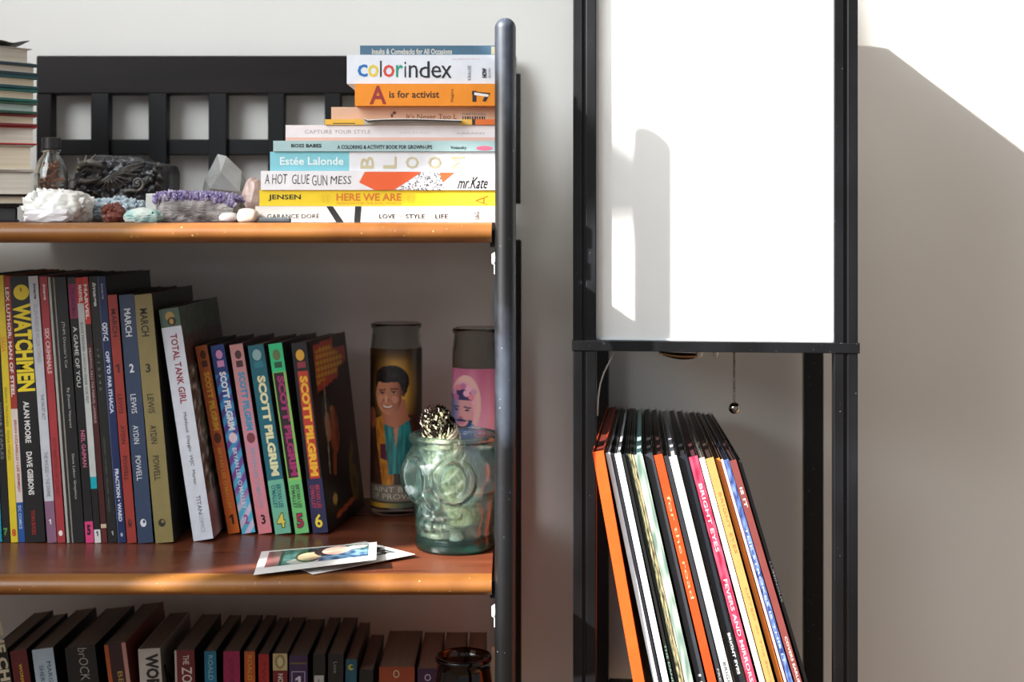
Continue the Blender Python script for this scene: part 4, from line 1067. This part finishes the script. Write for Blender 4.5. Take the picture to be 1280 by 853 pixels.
# ------------------------------------------------------------------ skull jar
def thin_glass(name, clear, edge, k_clear=.5, haze=.08, rough=.03, p0=.5, p1=.97):
    m = bpy.data.materials.new(name); m.use_nodes = True
    nt = m.node_tree; nt.nodes.remove(nt.nodes['Principled BSDF'])
    N = nt.nodes.new; Lk = nt.links.new
    lw = N('ShaderNodeLayerWeight'); lw.inputs[0].default_value = .44
    rp = N('ShaderNodeValToRGB'); rp.color_ramp.elements[0].position = p0; rp.color_ramp.elements[1].position = p1
    rp.color_ramp.elements[0].color = (*lin(clear), 1); rp.color_ramp.elements[1].color = (*lin(edge), 1)
    Lk(lw.outputs['Facing'], rp.inputs[0])
    tp = N('ShaderNodeBsdfTransparent'); rf = N('ShaderNodeBsdfRefraction'); gl = N('ShaderNodeBsdfGlossy'); df = N('ShaderNodeBsdfTranslucent')
    Lk(rp.outputs[0], tp.inputs[0]); Lk(rp.outputs[0], rf.inputs[0])
    rf.inputs['IOR'].default_value = 1.32; rf.inputs['Roughness'].default_value = rough
    gl.inputs['Roughness'].default_value = rough * 2; df.inputs[0].default_value = (.62, .93, .88, 1)
    m1 = N('ShaderNodeMixShader'); m1.inputs[0].default_value = k_clear; Lk(rf.outputs[0], m1.inputs[1]); Lk(tp.outputs[0], m1.inputs[2])
    m2 = N('ShaderNodeMixShader'); m2.inputs[0].default_value = haze; Lk(m1.outputs[0], m2.inputs[1]); Lk(df.outputs[0], m2.inputs[2])
    fr = N('ShaderNodeFresnel'); fr.inputs[0].default_value = 1.5
    m3 = N('ShaderNodeMixShader'); Lk(fr.outputs[0], m3.inputs[0]); Lk(m2.outputs[0], m3.inputs[1]); Lk(gl.outputs[0], m3.inputs[2])
    Lk(m3.outputs[0], nt.nodes['Material Output'].inputs[0])
    return m
M_jar = thin_glass('aqua_glass', '#f8fffe', '#22c4b2', .48, .12, .012, .3, .9)
Yj = 1.352; sj = Yj / F
jar = empty('skull_jar', (xpx(569, Yj), Yj, S2 + .0002), label='aqua glass jar shaped like a skull beside the black post', cat='jar')
hj = .1085
prof = [(0, 47), (.015, 49), (.06, 50), (.1, 49.5), (.14, 48.5), (.2, 50), (.3, 52), (.38, 54), (.45, 57.5), (.52, 63), (.6, 65.5), (.7, 65.5), (.78, 63), (.84, 58), (.885, 54), (.915, 53), (.93, 56), (.955, 57.5), (.985, 57), (1.0, 54.5)]
def rprof(t):
    for (a, ra), (b, rb) in zip(prof, prof[1:]):
        if a <= t <= b:
            k = (t - a) / (b - a); return ra + (rb - ra) * k
    return prof[-1][1]
FA = -math.pi/2 - .46     # face direction
def gs(x, s_): return math.exp(-(x / s_) ** 2)
def rout(a, t):
    r = rprof(t)
    p = (a - FA + math.pi) % (2*math.pi) - math.pi
    face = max(0, math.cos(p)) if abs(p) < math.pi/2 else 0
    if .12 < t < .9:
        r += 3.0 * gs(p, .9) * gs(t - .62, .28)
        for sgn in (-1, 1):
            e = math.hypot((p - sgn*.47) / .34, (t - .635) / .165)
            r -= 12.5 / (1 + math.exp((e - .85) * 11)) if e < 2 else 0
            r += 3.6 * gs(e - 1.12, .16)
            r -= 4.5 * gs(p - sgn*.85, .28) * gs(t - .33, .1)       # hollow cheeks
        nn = math.hypot(p / .16, (t - .47) / .085); r -= 6.5 / (1 + math.exp((nn - .8) * 10)) if nn < 2.2 else 0
        r += 2.6 * gs(nn - 1.1, .2)
        if abs(p) < 1.0:                                            # two rows of teeth
            env = gs(p, .75)
            row = gs(t - .325, .045) + gs(t - .225, .045)
            r += env * row * (2.2 + 2.4 * abs(math.cos(p * 11)))
            r -= env * 2.5 * gs(t - .275, .014)
    return r * sj
NA, NT = 180, 110
vs = []; fs = []
for j in range(NT + 1):
    t = j / NT
    for i in range(NA):
        a = 2 * math.pi * i / NA; r = rout(a, t); vs.append((r * math.cos(a), r * math.sin(a), t * hj))
NI = 60
for j in range(NI + 1):
    t = 1 - j / NI * (1 - .075)
    for i in range(NA):
        a = 2 * math.pi * i / NA; r = min(rout(a, t), rout(a, max(.12, t - .02))) - .0034 - (.002 if t < .1 else 0)
        if t < .11: r *= .96
        vs.append((r * math.cos(a), r * math.sin(a), t * hj))
tot = NT + 1 + NI + 1
for j in range(tot - 1):
    for i in range(NA):
        i2 = (i + 1) % NA; fs.append((j*NA+i, j*NA+i2, (j+1)*NA+i2, (j+1)*NA+i))
vs.append((0, 0, 0)); vs.append((0, 0, .07*hj)); cb = len(vs) - 2
for i in range(NA):
    i2 = (i + 1) % NA; fs.append((cb, i2, i)); fs.append(((tot-1)*NA+i, (tot-1)*NA+i2, cb + 1))
MB().add(vs, fs).build('jar_glass', M_jar, jar, smooth=True)
MB().lathe([(.0005, .0012), (46.5 * sj, .0012), (47.5 * sj, .004), (46 * sj, .0068), (.0005, .0062)], 64).build('jar_base', thin_glass('thick_aqua_base', '#4ccfc0', '#16998c', .7, .2, .02, .3, .9), jar, smooth=True, label='thick teal glass base')

# sage bundle standing in the jar
sg = empty('sage_bundle', (xpx(569, Yj) - .002, Yj, S2 + .0100), label='burnt sage bundle tied with pale string, standing in the skull jar', cat='herb bundle')
P0 = Vector((.013, .005, .012)); P1 = PX(541, 509, Yj - .004) - Vector(sg.location); ax = (P1 - P0); Ln = ax.length; axn = ax.normalized()
e1 = axn.orthogonal().normalized(); e2 = axn.cross(e1)
def rs_(k): return .0135 + .0035 * math.sin(math.pi * min(1, k * 1.0)) - (.009 * max(0, (k - .9) / .1) ** 2)
core = MB(); pts = [P0 + axn * Ln * k / 20 for k in range(21)]
core.tube(pts, [rs_(k / 20) * .9 for k in range(21)], 20)
core.build('leaf_core', ramp_mat('dry_sage', [(.3, '#5a5a40'), (.5, '#a3a27c'), (.7, '#cfcdae')], 110, .8, stretch=(1, 1, .5), bump=.8, dist=.003), sg)
lf = MB(); bt = MB(); rnd = random.Random(77)
for i in range(1500):
    k = rnd.random() if i < 850 else rnd.uniform(.76, 1.0); a = rnd.uniform(0, 6.28); r = rs_(k) * rnd.uniform(.88, 1.06)
    p = P0 + axn * Ln * k + (e1 * math.cos(a) + e2 * math.sin(a)) * r
    rd = (e1 * math.cos(a) + e2 * math.sin(a)); tg = axn.cross(rd)
    l = rnd.uniform(.002, .005); wd = rnd.uniform(.0006, .0014); d = (axn + tg * rnd.uniform(-.7, .7) + rd * rnd.uniform(0, .35)).normalized()
    s2 = d.cross(rd).normalized() * wd
    tgt = bt if k > .78 + rnd.uniform(-.04, .04) else lf
    mm = 0
    if tgt is bt and rnd.random() < .13: mm = 1
    if tgt is lf and rnd.random() < .3: mm = 1
    if tgt is bt: l *= .62; s2 = s2 * (.55 if mm else 1.2)
    tgt.add([p - d*l, p + s2, p + d*l, p - s2, p + rd * .0006], [(0, 1, 4), (1, 2, 4), (2, 3, 4), (3, 0, 4)], mm)
lf.build('sage_leaves', [mat('#cbc9a6', .8, name='sage_leaf'), mat('#7c7850', .8, name='dark_leaf')], sg)['kind'] = 'stuff'
pts2 = [P0 + axn * (Ln * (.80 + .2 * k / 10) + .0008 * k / 10) for k in range(11)]
bt.tube(pts2, [rs_(.80 + .2 * k / 10) * .84 for k in range(11)], 20, 0)
bt.build('burnt_tip', [mat('#1a100b', .9, .7, 260, 1.0, spec=.1, name='char'), mat('#c9c2b4', .9, name='ash')], sg, label='charred black and ashy top')['kind'] = 'stuff'
st = MB()
for (k0, k1, ph, sg_) in ((.80, .70, 0, 1), (.77, .68, .3, 1), (.75, .52, 2.0, -1), (.66, .55, .8, 1), (.62, .40, 1.5, 1), (.5, .3, 0, -1), (.4, .2, 2, 1)):
    pp = []
    for i in range(25):
        a = ph + 2 * math.pi * i / 24; k = k0 + (k1 - k0) * (.5 - .5 * math.cos(a * sg_))
        pp.append(P0 + axn * Ln * k + (e1 * math.cos(a) + e2 * math.sin(a)) * (rs_(k) * 1.07))
    st.tube(pp, .0006, 6)
    st.tube([p + axn * .0012 for p in pp], .0005, 6)
st.build('string', mat('#e0d3c0', .7, name='cotton_string'), sg, smooth=True)
# loose stones at the bottom of the jar
rnd = random.Random(5)
for i, (dx, dy, rr_, c, lab) in enumerate(((-.018, -.010, .0075, '#b4ab8a', 'pale green leaf stone on the left inside the skull jar'), (.020, -.012, .0085, '#4a3a38', 'dark brown stone at the right inside the skull jar'),
                                      (.002, -.022, .006, '#a8a4a0', 'small grey stone at the front inside the skull jar'), (-.008, .014, .007, '#d8d2c0', 'cream stone at the back inside the skull jar'))):
    bm = bmesh.new(); bmesh.ops.create_icosphere(bm, subdivisions=3, radius=1)
    for v in bm.verts:
        k = 1 + .25 * noise.noise(v.co * 1.7 + Vector((i * 5, 0, 0))); v.co = Vector((v.co.x * rr_ * k, v.co.y * rr_ * k, (v.co.z * k + .95) * rr_ * .8))
    me = bpy.data.meshes.new('pebble'); bm.to_mesh(me); bm.free(); me.materials.append(mat(c, .5, .2, 120))
    o = bpy.data.objects.new('pebble', me); COL.objects.link(o); o.location = (xpx(569, Yj) + dx, Yj + dy, S2 + .0092); tag(o, lab, 'stone')

# ------------------------------------------------------------------ instant photographs
def photo(label, corners, cfn, lift):
    BL, BR, FR, FL = corners
    c = (BL + BR + FR + FL) / 4; c.z = S2
    root = empty('instant_photo', c, label=label, cat='photograph', group='instant photographs on the middle shelf')
    def surf(u, v, dz=0):
        p = (FL * (1-u) + FR * u) * (1-v) + (BL * (1-u) + BR * u) * v
        return p - c + Vector((0, 0, dz + lift(u, v)))
    nu, nv = 16, 12
    mb = MB(); vs = []; fs = []
    for lay in (0, .0005):
        for j in range(nv + 1):
            for i in range(nu + 1): vs.append(surf(i/nu, j/nv, lay))
    k = (nu+1)*(nv+1)
    for j in range(nv):
        for i in range(nu):
            p = j*(nu+1)+i; fs.append((p+nu+1, p+nu+2, p+1, p)); fs.append((k+p, k+p+1, k+p+nu+2, k+p+nu+1))
    for i in range(nu): fs.append((i, i+1, k+i+1, k+i)); p = nv*(nu+1)+i; fs.append((p+1, p, k+p, k+p+1))
    for j in range(nv): p = j*(nu+1); fs.append((p+nu+1, p, k+p, k+p+nu+1)); p += nu; fs.append((p, p+nu+1, k+p+nu+1, k+p))
    mb.add(vs, fs); mb.build('white_border', mat('#ecebe8', .3, name='photo_paper'), root, smooth=False)
    paint_grid('picture', lambda u, v: surf(.07 + .86*u, .24 + .70*v, .0007), 90, 70, cfn, root, rough=.2)
def pic_a(u, v):
    n = noise.noise(Vector((u*5, v*5, 0)))
    c = mixc(hexc('#56807c'), hexc('#33504e'), .4 + n)
    if u < .13: c = hexc('#8a5a58')
    if .13 < u < .16: c = hexc('#1c1c1c')
    if inpoly(u, v, [(.26, 0), (.2, .2), (.32, .42), (.5, .45), (.6, .2), (.6, 0)]): c = hexc('#c9c4bc')
    if ell(u, v, .42, .48, .14, .45) < 0: c = hexc('#2c302c')
    if ell(u, v, .42, .42, .12, .28) < 0: c = mixc(hexc('#d9c9a0'), hexc('#b8927a'), .4 + n)
    if ell(u, v, .58, .7, .12, .35) < 0: c = hexc('#1c1a1c')
    if inpoly(u, v, [(.52, 0), (.52, .3), (.66, .5), (.9, .6), (1, .55), (1, 0)]): c = mixc(hexc('#3a5a80'), hexc('#8ab0cc'), .5 + 1.6 * noise.noise(Vector((u*14, v*6, 2))))
    if ell(u, v, .68, .68, .14, .3) < 0: c = mixc(hexc('#e4c4b4'), hexc('#c99080'), .35 + n)
    if inpoly(u, v, [(.78, .6), (.96, .72), (1, .9), (.84, .95), (.76, .8)]): c = hexc('#dcd6d0')
    return c
def pic_b(u, v):
    n = noise.noise(Vector((u*16, v*16, 3)))
    c = hexc('#121213')
    if v < .5 and n > .12: c = hexc('#8a96a0')
    if n > .38: c = hexc('#cfd6da')
    return c
def SP(px, py, dz=0):
    Yq = F * (H - S2 - dz) / (py - HY); return Vector((xpx(px, Yq), Yq, S2 + dz))
T_, R__, B_ = SP(456, 678.5), SP(519, 698), SP(392, 719.5)
L_ = B_ + T_ - R__
photo('tilted instant photograph of a dark scene, lying underneath', (L_ + Vector((0, 0, 0)), T_, R__, B_), pic_b, lambda u, v: .0006 + .0025 * u * (1 - v))
photo('instant photograph of two people, lying on top of the dark one', (SP(327, 692, .001), SP(471, 686, .001), SP(470, 708, .004), SP(317, 721, .001)), pic_a, lambda u, v: .0012 + .0045 * u)

# ------------------------------------------------------------------ jar on the lower shelf
Yk = 1.325
jl = empty('glass_jar', (xpx(579.5, Yk), Yk, S3 + .0002), label='dark amber glass jar standing in front of the lower books', cat='jar')
hk = zpx(819.5, Yk) - S3; Rk = 35.5 * Yk / F
MB().lathe([(.0005, 0), (Rk*.9, 0), (Rk, .004), (Rk, hk - .02), (Rk*.95, hk - .012), (Rk*.95, hk - .005), (Rk, hk - .004), (Rk, hk - .001), (Rk*.96, hk), (Rk*.9, hk), (Rk*.88, hk - .012), (Rk*.92, hk - .022), (Rk*.92, .006), (.0005, .006)], 56
     ).build('jar_glass', glass_mat('amber_glass', '#6a5648', .03, 1.45), jl, smooth=True)
MB().lathe([(.0005, .0065), (Rk*.9, .0065), (Rk*.9, hk * .6), (.0005, hk * .6)], 40).build('wax', mat('#2c2420', .5, name='dark_wax'), jl)
cr = MB().box(0, .006, 0, .02, 0, .2).build('folded_card', mat('#cdb79a', .6)); cr.location = (xpx(614.5, 1.36), 1.36, S3 + .0002)
cr.scale = (1, 1, (zpx(817, 1.36) - S3) / .2); tag(cr, 'cream card edge between the dark jar and black post', 'card')

# ------------------------------------------------------------------ floor lamp with paper shade
AL = math.radians(6.2)
LX, LY = xpx(716.2, 1.312), 1.312
lm = empty('floor_lamp', (LX, LY, 0), (0, 0, -AL), label='square black floor lamp with white paper shade and shelf beneath', cat='lamp')
LW, LD, TK = .2576, .302, .0212
ZS0, ZS1 = zpx(440.3, 1.298), zpx(427.3, 1.298)
ZT = H + .255
def leg(x, y, fx, fy, z0, z1, pl=''):
    mb = MB()
    a = TK * .42; g = TK * .14; r = .0022
    yf = y if fy > 0 else y + TK
    mb.box(x + .001, x + TK - .001, y + .002, y + TK - .002, z0, z1)
    if fy > 0:
        mb.box(x, x + a, y - .0002, y + TK * .9, z0, z1); mb.box(x + a + g, x + TK, y - .0002, y + TK * .9, z0, z1)
    else:
        mb.box(x, x + TK, y + .001, y + TK, z0, z1)
    return mb.build('leg', M_lamp, lm, bevel=.0008)
for (x, y, fy) in ((0, 0, 1), (LW - TK, 0, 1), (0, LD - TK, -1), (LW - TK, LD - TK, -1)):
    leg(x, y, 0, fy, 0, ZT)
MB().box(-.0012, LW + .0016, -.0014, LD + .001, ZS0, ZS1).build('lamp_shelf', M_lamp, lm, bevel=.0006)
for z in (S2 - .0, ):
    pass
ZR = H - .5207
MB().box(TK + .0004, LW - TK - .0004, .002, LD - .002, ZR - .01, ZR).build('lamp_shelf', M_lamp, lm, bevel=.0006)
for yy in (.0, LD - TK): MB().box(TK, LW - TK, yy + .001, yy + TK - .001, ZT - .02, ZT).build('top_bar', M_lamp, lm)
for xx in (.001, LW - TK + .001): MB().box(xx, xx + TK - .002, TK, LD - TK, ZT - .02, ZT).build('top_bar', M_lamp, lm)
MB().box(TK + .0005, LW - TK - .0005, .002, LD - .002, .10, .11).build('lamp_shelf', M_lamp, lm, bevel=.0006)
sh = bpy.data.materials.new('white_shade_paper'); sh.use_nodes = True
nt = sh.node_tree; nt.nodes.remove(nt.nodes['Principled BSDF'])
df = nt.nodes.new('ShaderNodeBsdfDiffuse'); tr = nt.nodes.new('ShaderNodeBsdfTranslucent'); mx = nt.nodes.new('ShaderNodeMixShader')
df.inputs[0].default_value = (.93, .94, .94, 1); tr.inputs[0].default_value = (.95, .95, .94, 1); mx.inputs[0].default_value = .5
nt.links.new(df.outputs[0], mx.inputs[1]); nt.links.new(tr.outputs[0], mx.inputs[2]); nt.links.new(mx.outputs[0], nt.nodes['Material Output'].inputs[0])
e = .010
pn = .0006
MB().box(TK - .001, LW - TK + .001, e, e + pn, ZS1, ZT - .005).build('shade_panel', sh, lm)
MB().box(TK - .001, LW - TK + .001, LD - e - pn, LD - e, ZS1, ZT - .005).build('shade_panel', sh, lm)
MB().box(e, e + pn, TK - .001, LD - TK + .001, ZS1, ZT - .005).build('shade_panel', sh, lm)
MB().box(LW - e - pn, LW - e, TK - .001, LD - TK + .001, ZS1, ZT - .005).build('shade_panel', sh, lm)
# thin white holding strips at the front panel edges
for x0 in (TK, LW - TK - .0022): MB().box(x0, x0 + .0022, e - .0022, e - .0002, ZS1, ZT - .02).build('shade_strip', mat('#dfe6ea', .3), lm)
MB().box(TK, LW - TK, e - .0022, e - .0002, ZS1 + .0001, ZS1 + .0016).build('shade_strip', mat('#dfe6ea', .3), lm)
# socket underside, nuts, pull chain
def LP(px, py, Yw):   # world pixel point into lamp local
    p = PX(px, py, Yw) - Vector((LX, LY, 0)); c, s = math.cos(AL), math.sin(AL)
    return Vector((p.x * c - p.y * s, p.x * s + p.y * c, p.z))
so = MB(); pts = []
for i in range(13):
    k = i / 12; pts.append(LP(824 + 47 * k, 441 + 4.6 * math.sin(k * 2.2), 1.42))
so.tube(pts, [.0012 + .0022 * math.sin(k / 12 * 2.6) for k in range(13)], 10)
so.build('socket_arm', M_brass, lm, smooth=True)
for (x, w_) in ((874, .0035), (894.5, .0026)):
    c_ = LP(x, 442.5, 1.42)
    nb = MB(); nb.lathe([(.0001, -.0035), (w_*.6, -.0035), (w_, -.001), (w_, .004), (.0001, .004)], 6, (c_.x, c_.y)); nb.v = [(a, b, c + c_.z) for a, b, c in nb.v]
    nb.build('white_nut', mat('#ddd6cf', .4), lm)
cb_ = MB(); c_ = LP(918, 440, 1.36); zt_ = ZS0; zbt = zpx(506, 1.36)
n = 30
for i in range(n):
    z = zt_ - (zt_ - zbt) * (i + .5) / n; r = .0013
    cb_.lathe([(.0001, z - r), (r*.8, z - r*.6), (r, z), (r*.8, z + r*.6), (.0001, z + r)], 8, (c_.x, c_.y))
cb_.build('pull_chain', M_chrome, lm, smooth=True, label='beaded metal pull chain')
bb_ = MB(); zc_ = zpx(510.5, 1.36); R_ = 7.2 * 1.36 / F
bb_.lathe([(R_ * math.sin(math.pi * i / 16) + .00001, zc_ - R_ * math.cos(math.pi * i / 16)) for i in range(17)], 28, (c_.x, c_.y))
bb_.build('chain_ball', M_chrome, lm, smooth=True)
# thin clear cord from the shelf down the left side
cd = MB(); pts = [LP(768, 441, 1.45), LP(762, 452, 1.45), LP(755, 466, 1.45), LP(750.5, 480, 1.45), LP(748, 497, 1.45), LP(747, 520, 1.45)]
cd.tube(pts, .0008, 6); cd.build('cord', mat('#c9bdb4', .3), lm, smooth=True)

# ------------------------------------------------------------------ records
GR = 'record sleeves leaning under the lamp'
PXM = F / 1.27
def record(label, xt, w, xb, col, prints=(), lining='#1a1917', yaw=4.0, dy=0.0):
    """xt: px of the left edge at the head, xb: px of the left edge at y 853"""
    Yr = 1.27 + dy; s = Yr / F
    yb = HY + (.5207 - .0003) / s; hpx = .315 / s
    ang = math.atan2(xb - xt, 853 - 572)
    xbase = xt + math.sin(ang) * hpx
    t = w * s * math.cos(ang) * .915
    root = empty('record_sleeve', (xpx(xbase, Yr), Yr, ZR + .0003), label=label, cat='record', group=GR)
    root.rotation_euler = (Matrix.Rotation(-math.radians(yaw), 3, 'Z') @ Matrix.Rotation(-ang, 3, 'Y')).to_euler()
    c = .0005; d = .313; h = .315
    mb = MB()
    mb.box(0, t, 0, c, 0, h, 0)
    n = 10
    # side walls bow slightly apart towards the back, as sleeves do
    def wall(x0, sgn):
        for i in range(n):
            f0 = sgn * .0012 * math.sin(math.pi * i / n); f1 = sgn * .0012 * math.sin(math.pi * (i+1) / n)
            if x0 > 0: f0 -= .0008 * i / n; f1 -= .0008 * (i+1) / n
            y0, y1 = c + (d - c) * i / n, c + (d - c) * (i+1) / n
            hh0 = h - .012 * (i / n) ** 2 * 0
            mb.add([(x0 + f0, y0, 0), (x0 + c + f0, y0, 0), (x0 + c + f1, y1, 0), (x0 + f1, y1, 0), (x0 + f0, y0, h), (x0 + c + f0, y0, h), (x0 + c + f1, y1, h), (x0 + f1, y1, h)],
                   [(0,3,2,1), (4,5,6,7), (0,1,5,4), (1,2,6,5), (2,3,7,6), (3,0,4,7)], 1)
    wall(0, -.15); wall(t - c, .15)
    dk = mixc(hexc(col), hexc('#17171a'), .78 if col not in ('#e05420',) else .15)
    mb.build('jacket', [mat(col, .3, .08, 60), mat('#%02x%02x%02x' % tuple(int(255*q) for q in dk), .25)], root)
    if t > .0022:
        MB().box(c + .0005, t - c - .0010, .002, d, .001, h - .002).build('inner_sleeve', mat(lining, .5), root)
    fr = lambda f: f
    for i, p in enumerate(prints):
        if p[0] == 'band':
            _, a, b, cc = p; MB().add([(0.0002, -EPS, h*(1-b)), (t - .0002, -EPS, h*(1-b)), (t - .0002, -EPS, h*(1-a)), (.0002, -EPS, h*(1-a))], [(0,1,2,3)]).build('printed_band', mat(cc, .35), root)
        else:
            _, s_, a, b, u0, u1, cc = p[:7]; bold = p[7] if len(p) > 7 else 0
            letter(root, s_, (u0*t, -EPS - 2e-5 - i*2e-5, h*(1-a)), (0, 0, -1), (1, 0, 0), h*(b-a), (u1-u0)*t, mat(cc, .5), 'spine_lettering', bold)
    return root
def noisy(c1, c2, sc_=30, seedv=0):
    def f(root, t, h): paint_grid('printed_band', lambda u, v: (u*t, -.0002, v*h), 5, 90, lambda u, v: mixc(hexc(c1), hexc(c2), .5 + 1.3*noise.noise(Vector((u*3 + seedv, v*sc_, seedv)))), root, rough=.3)
    return f
recs = [
 ('broad bright orange record sleeve at the far left', 739, 15.5, 789, '#e05420', (), '#5a1c12', None),
 ('white record sleeve with black text right of the orange one', 755.5, 6.5, 812.5, '#e6e8ee', (), '#d0d0d0', None),
 ('slim black record sleeve with small white lettering', 762.5, 3.6, 818.5, '#22232a', (('t', 'ART BRUT   BRICOLAGE', .72, .92, .2, .75, '#d8d8d8', .01),), '#1a1a1a', None),
 ('wide white record sleeve with a blue grey foot', 766.8, 8.6, 823.5, '#e9ecf2', (('band', .72, .80, '#9aa8b4'), ('band', .80, .88, '#4a4f7a'), ('band', .88, 1, '#8ab0cc')), '#cfd2d4', None),
 ('first slim black record sleeve with faint green lettering', 776.2, 3.8, 834, '#1c1e1e', (('t', 'THE DANDY WARHOLS', .55, .8, .2, .8, '#7aa08c'),), '#1c1c1c', None),
 ('second slim dark record sleeve, slate grey', 780.4, 3.0, 838.5, '#3c4248', (), '#1c1c1c', None),
 ('speckled green and cream slim record sleeve', 783.8, 3.8, 842, '#8a8a6c', (), '#2c2a20', noisy('#26332a', '#b4ac80', 60, 2)),
 ('slim tan mottled record sleeve', 788, 3.0, 846, '#6a5c48', (), '#2c2a28', noisy('#3a3428', '#cdb890', 40, 5)),
 ('pale aqua to grey marbled record sleeve', 791.4, 11.5, 849.5, '#8fb0aa', (), '#8ab0ac', noisy('#5f766e', '#b4beb0', 14, 9)),
 ('dark grey record sleeve with three white dots of type', 804, 12.0, 863, '#34383e', (('t', '• • •', .64, .69, .3, .7, '#d8d8d8'), ('t', 'HAIR AND FLOWER', .78, .95, .5, .85, '#b8b8b8')), '#1c1c1e', None),
 ('second orange red record sleeve in the middle of the row', 816.3, 12.0, 876, '#d2441e', (('t', 'for the road', .12, .42, .35, .75, '#e89a78'),), '#2c1a18', None),
 ('slim charcoal record sleeve right of the middle orange one', 828.8, 6.0, 889, '#2c2e33', (('t', 'FRED THOMAS', .62, .78, .3, .7, '#a8a8a8'),), '#1c1c1c', None),
 ('light grey record sleeve with spaced dark capitals', 835.2, 11.0, 896, '#b4b8bb', (('t', 'BRIGHT EYES', .60, .74, .35, .7, '#4a4c50'), ('t', '"CASSADAGA"', .80, .98, .35, .7, '#4a4c50')), '#9a9ca0', None),
 ('black record sleeve with small white capitals', 846.8, 12.4, 908, '#1f242c', (('t', 'BRIGHT EYES', .52, .64, .45, .8, '#dcdcdc', .02), ('t', 'DIGITAL ASH IN A DIGITAL URN', .68, .98, .45, .8, '#dcdcdc', .02)), '#15161a', None),
 ('crimson marbled record sleeve with pale lettering', 860, 12.6, 922.5, '#9a2c46', (('t', 'BRIGHT EYES', .08, .28, .3, .7, '#e4b4b8', .01), ('t', 'FEVERS AND MIRRORS', .36, .66, .3, .7, '#e4b4b8', .01)), '#3a1a20', noisy('#861f3a', '#b5506a', 26, 3)),
 ('cream record sleeve between crimson and golden ones', 873.2, 7.5, 937, '#e6d9c4', (), '#c9c0b0', None),
 ('golden tan record sleeve with thin serif lettering', 881.2, 11.5, 945, '#b98c54', (('t', 'BRIGHT EYES', .1, .28, .4, .75, '#9a7a4a'), ('t', 'LIFTED or The Story Is in the Soil, Keep Your', .38, 1.0, .4, .72, '#9a7a4a')), '#2a1c18', None),
 ('slim light orange record sleeve beside the golden one', 893.2, 6.6, 958.5, '#d8792c', (), '#3a2018', None),
 ('pale pink slim record sleeve beside the blue one', 900.2, 3.4, 966, '#d9b0b0', (), '#2c2422', None),
 ('blue patterned slim record sleeve', 904, 6.8, 970.5, '#4a68a8', (('t', 'THE STROKES IS THIS IT', .2, .6, .3, .7, '#b8c8e4'),), '#1c2030', noisy('#22336a', '#6f88b8', 40, 7)),
 ('dusky red brown record sleeve with white lettering', 911.3, 9.6, 979, '#743c3a', (('t', 'IS IT', .08, .14, .3, .7, '#e4d0cc', .02), ('t', 'COVERS EARLIER SONGS FROM THE VAULT 2003', .52, .95, .4, .75, '#e4d0cc', .01)), '#2a1c1c', None),
 ('last slim charcoal record sleeve at the right', 921.8, 4.6, 990, '#2c2e33', (('t', 'LUMINOUS', .30, .42, .3, .8, '#dcdcdc', .01), ('t', 'CASSETTE', .74, .86, .3, .8, '#dcdcdc', .01)), '#161616', None)]
nR = len(recs)
for i, (lab, xt, w_, xb, c, pr, li, ex) in enumerate(recs):
    xb = 789 + (xb - 789) * (1006 - 789) / (990 - 789)
    r_ = record(lab, xt + 1.5, w_, xb + 1.5, c, pr, li, yaw=6.4 - 3.2 * i / nR, dy=.0015 * ((i * 7) % 4 - 1.5))
    if ex:
        Yr = 1.27; ex(r_, w_ * Yr / F * .93 * .97, .315)

# small curl of wire and hook on the wall right of the post
wr = MB(); pts = [PX(648.5, 70, 1.648), PX(649, 92, 1.648), PX(651, 101, 1.648), PX(656, 105, 1.648), PX(661, 102, 1.648), PX(665, 95.5, 1.648)]
wr.tube(pts, .0005, 6)
tag(wr.build('wire', mat('#6a665f', .4)), 'thin curl of wire on the wall right of the post top', 'wire')
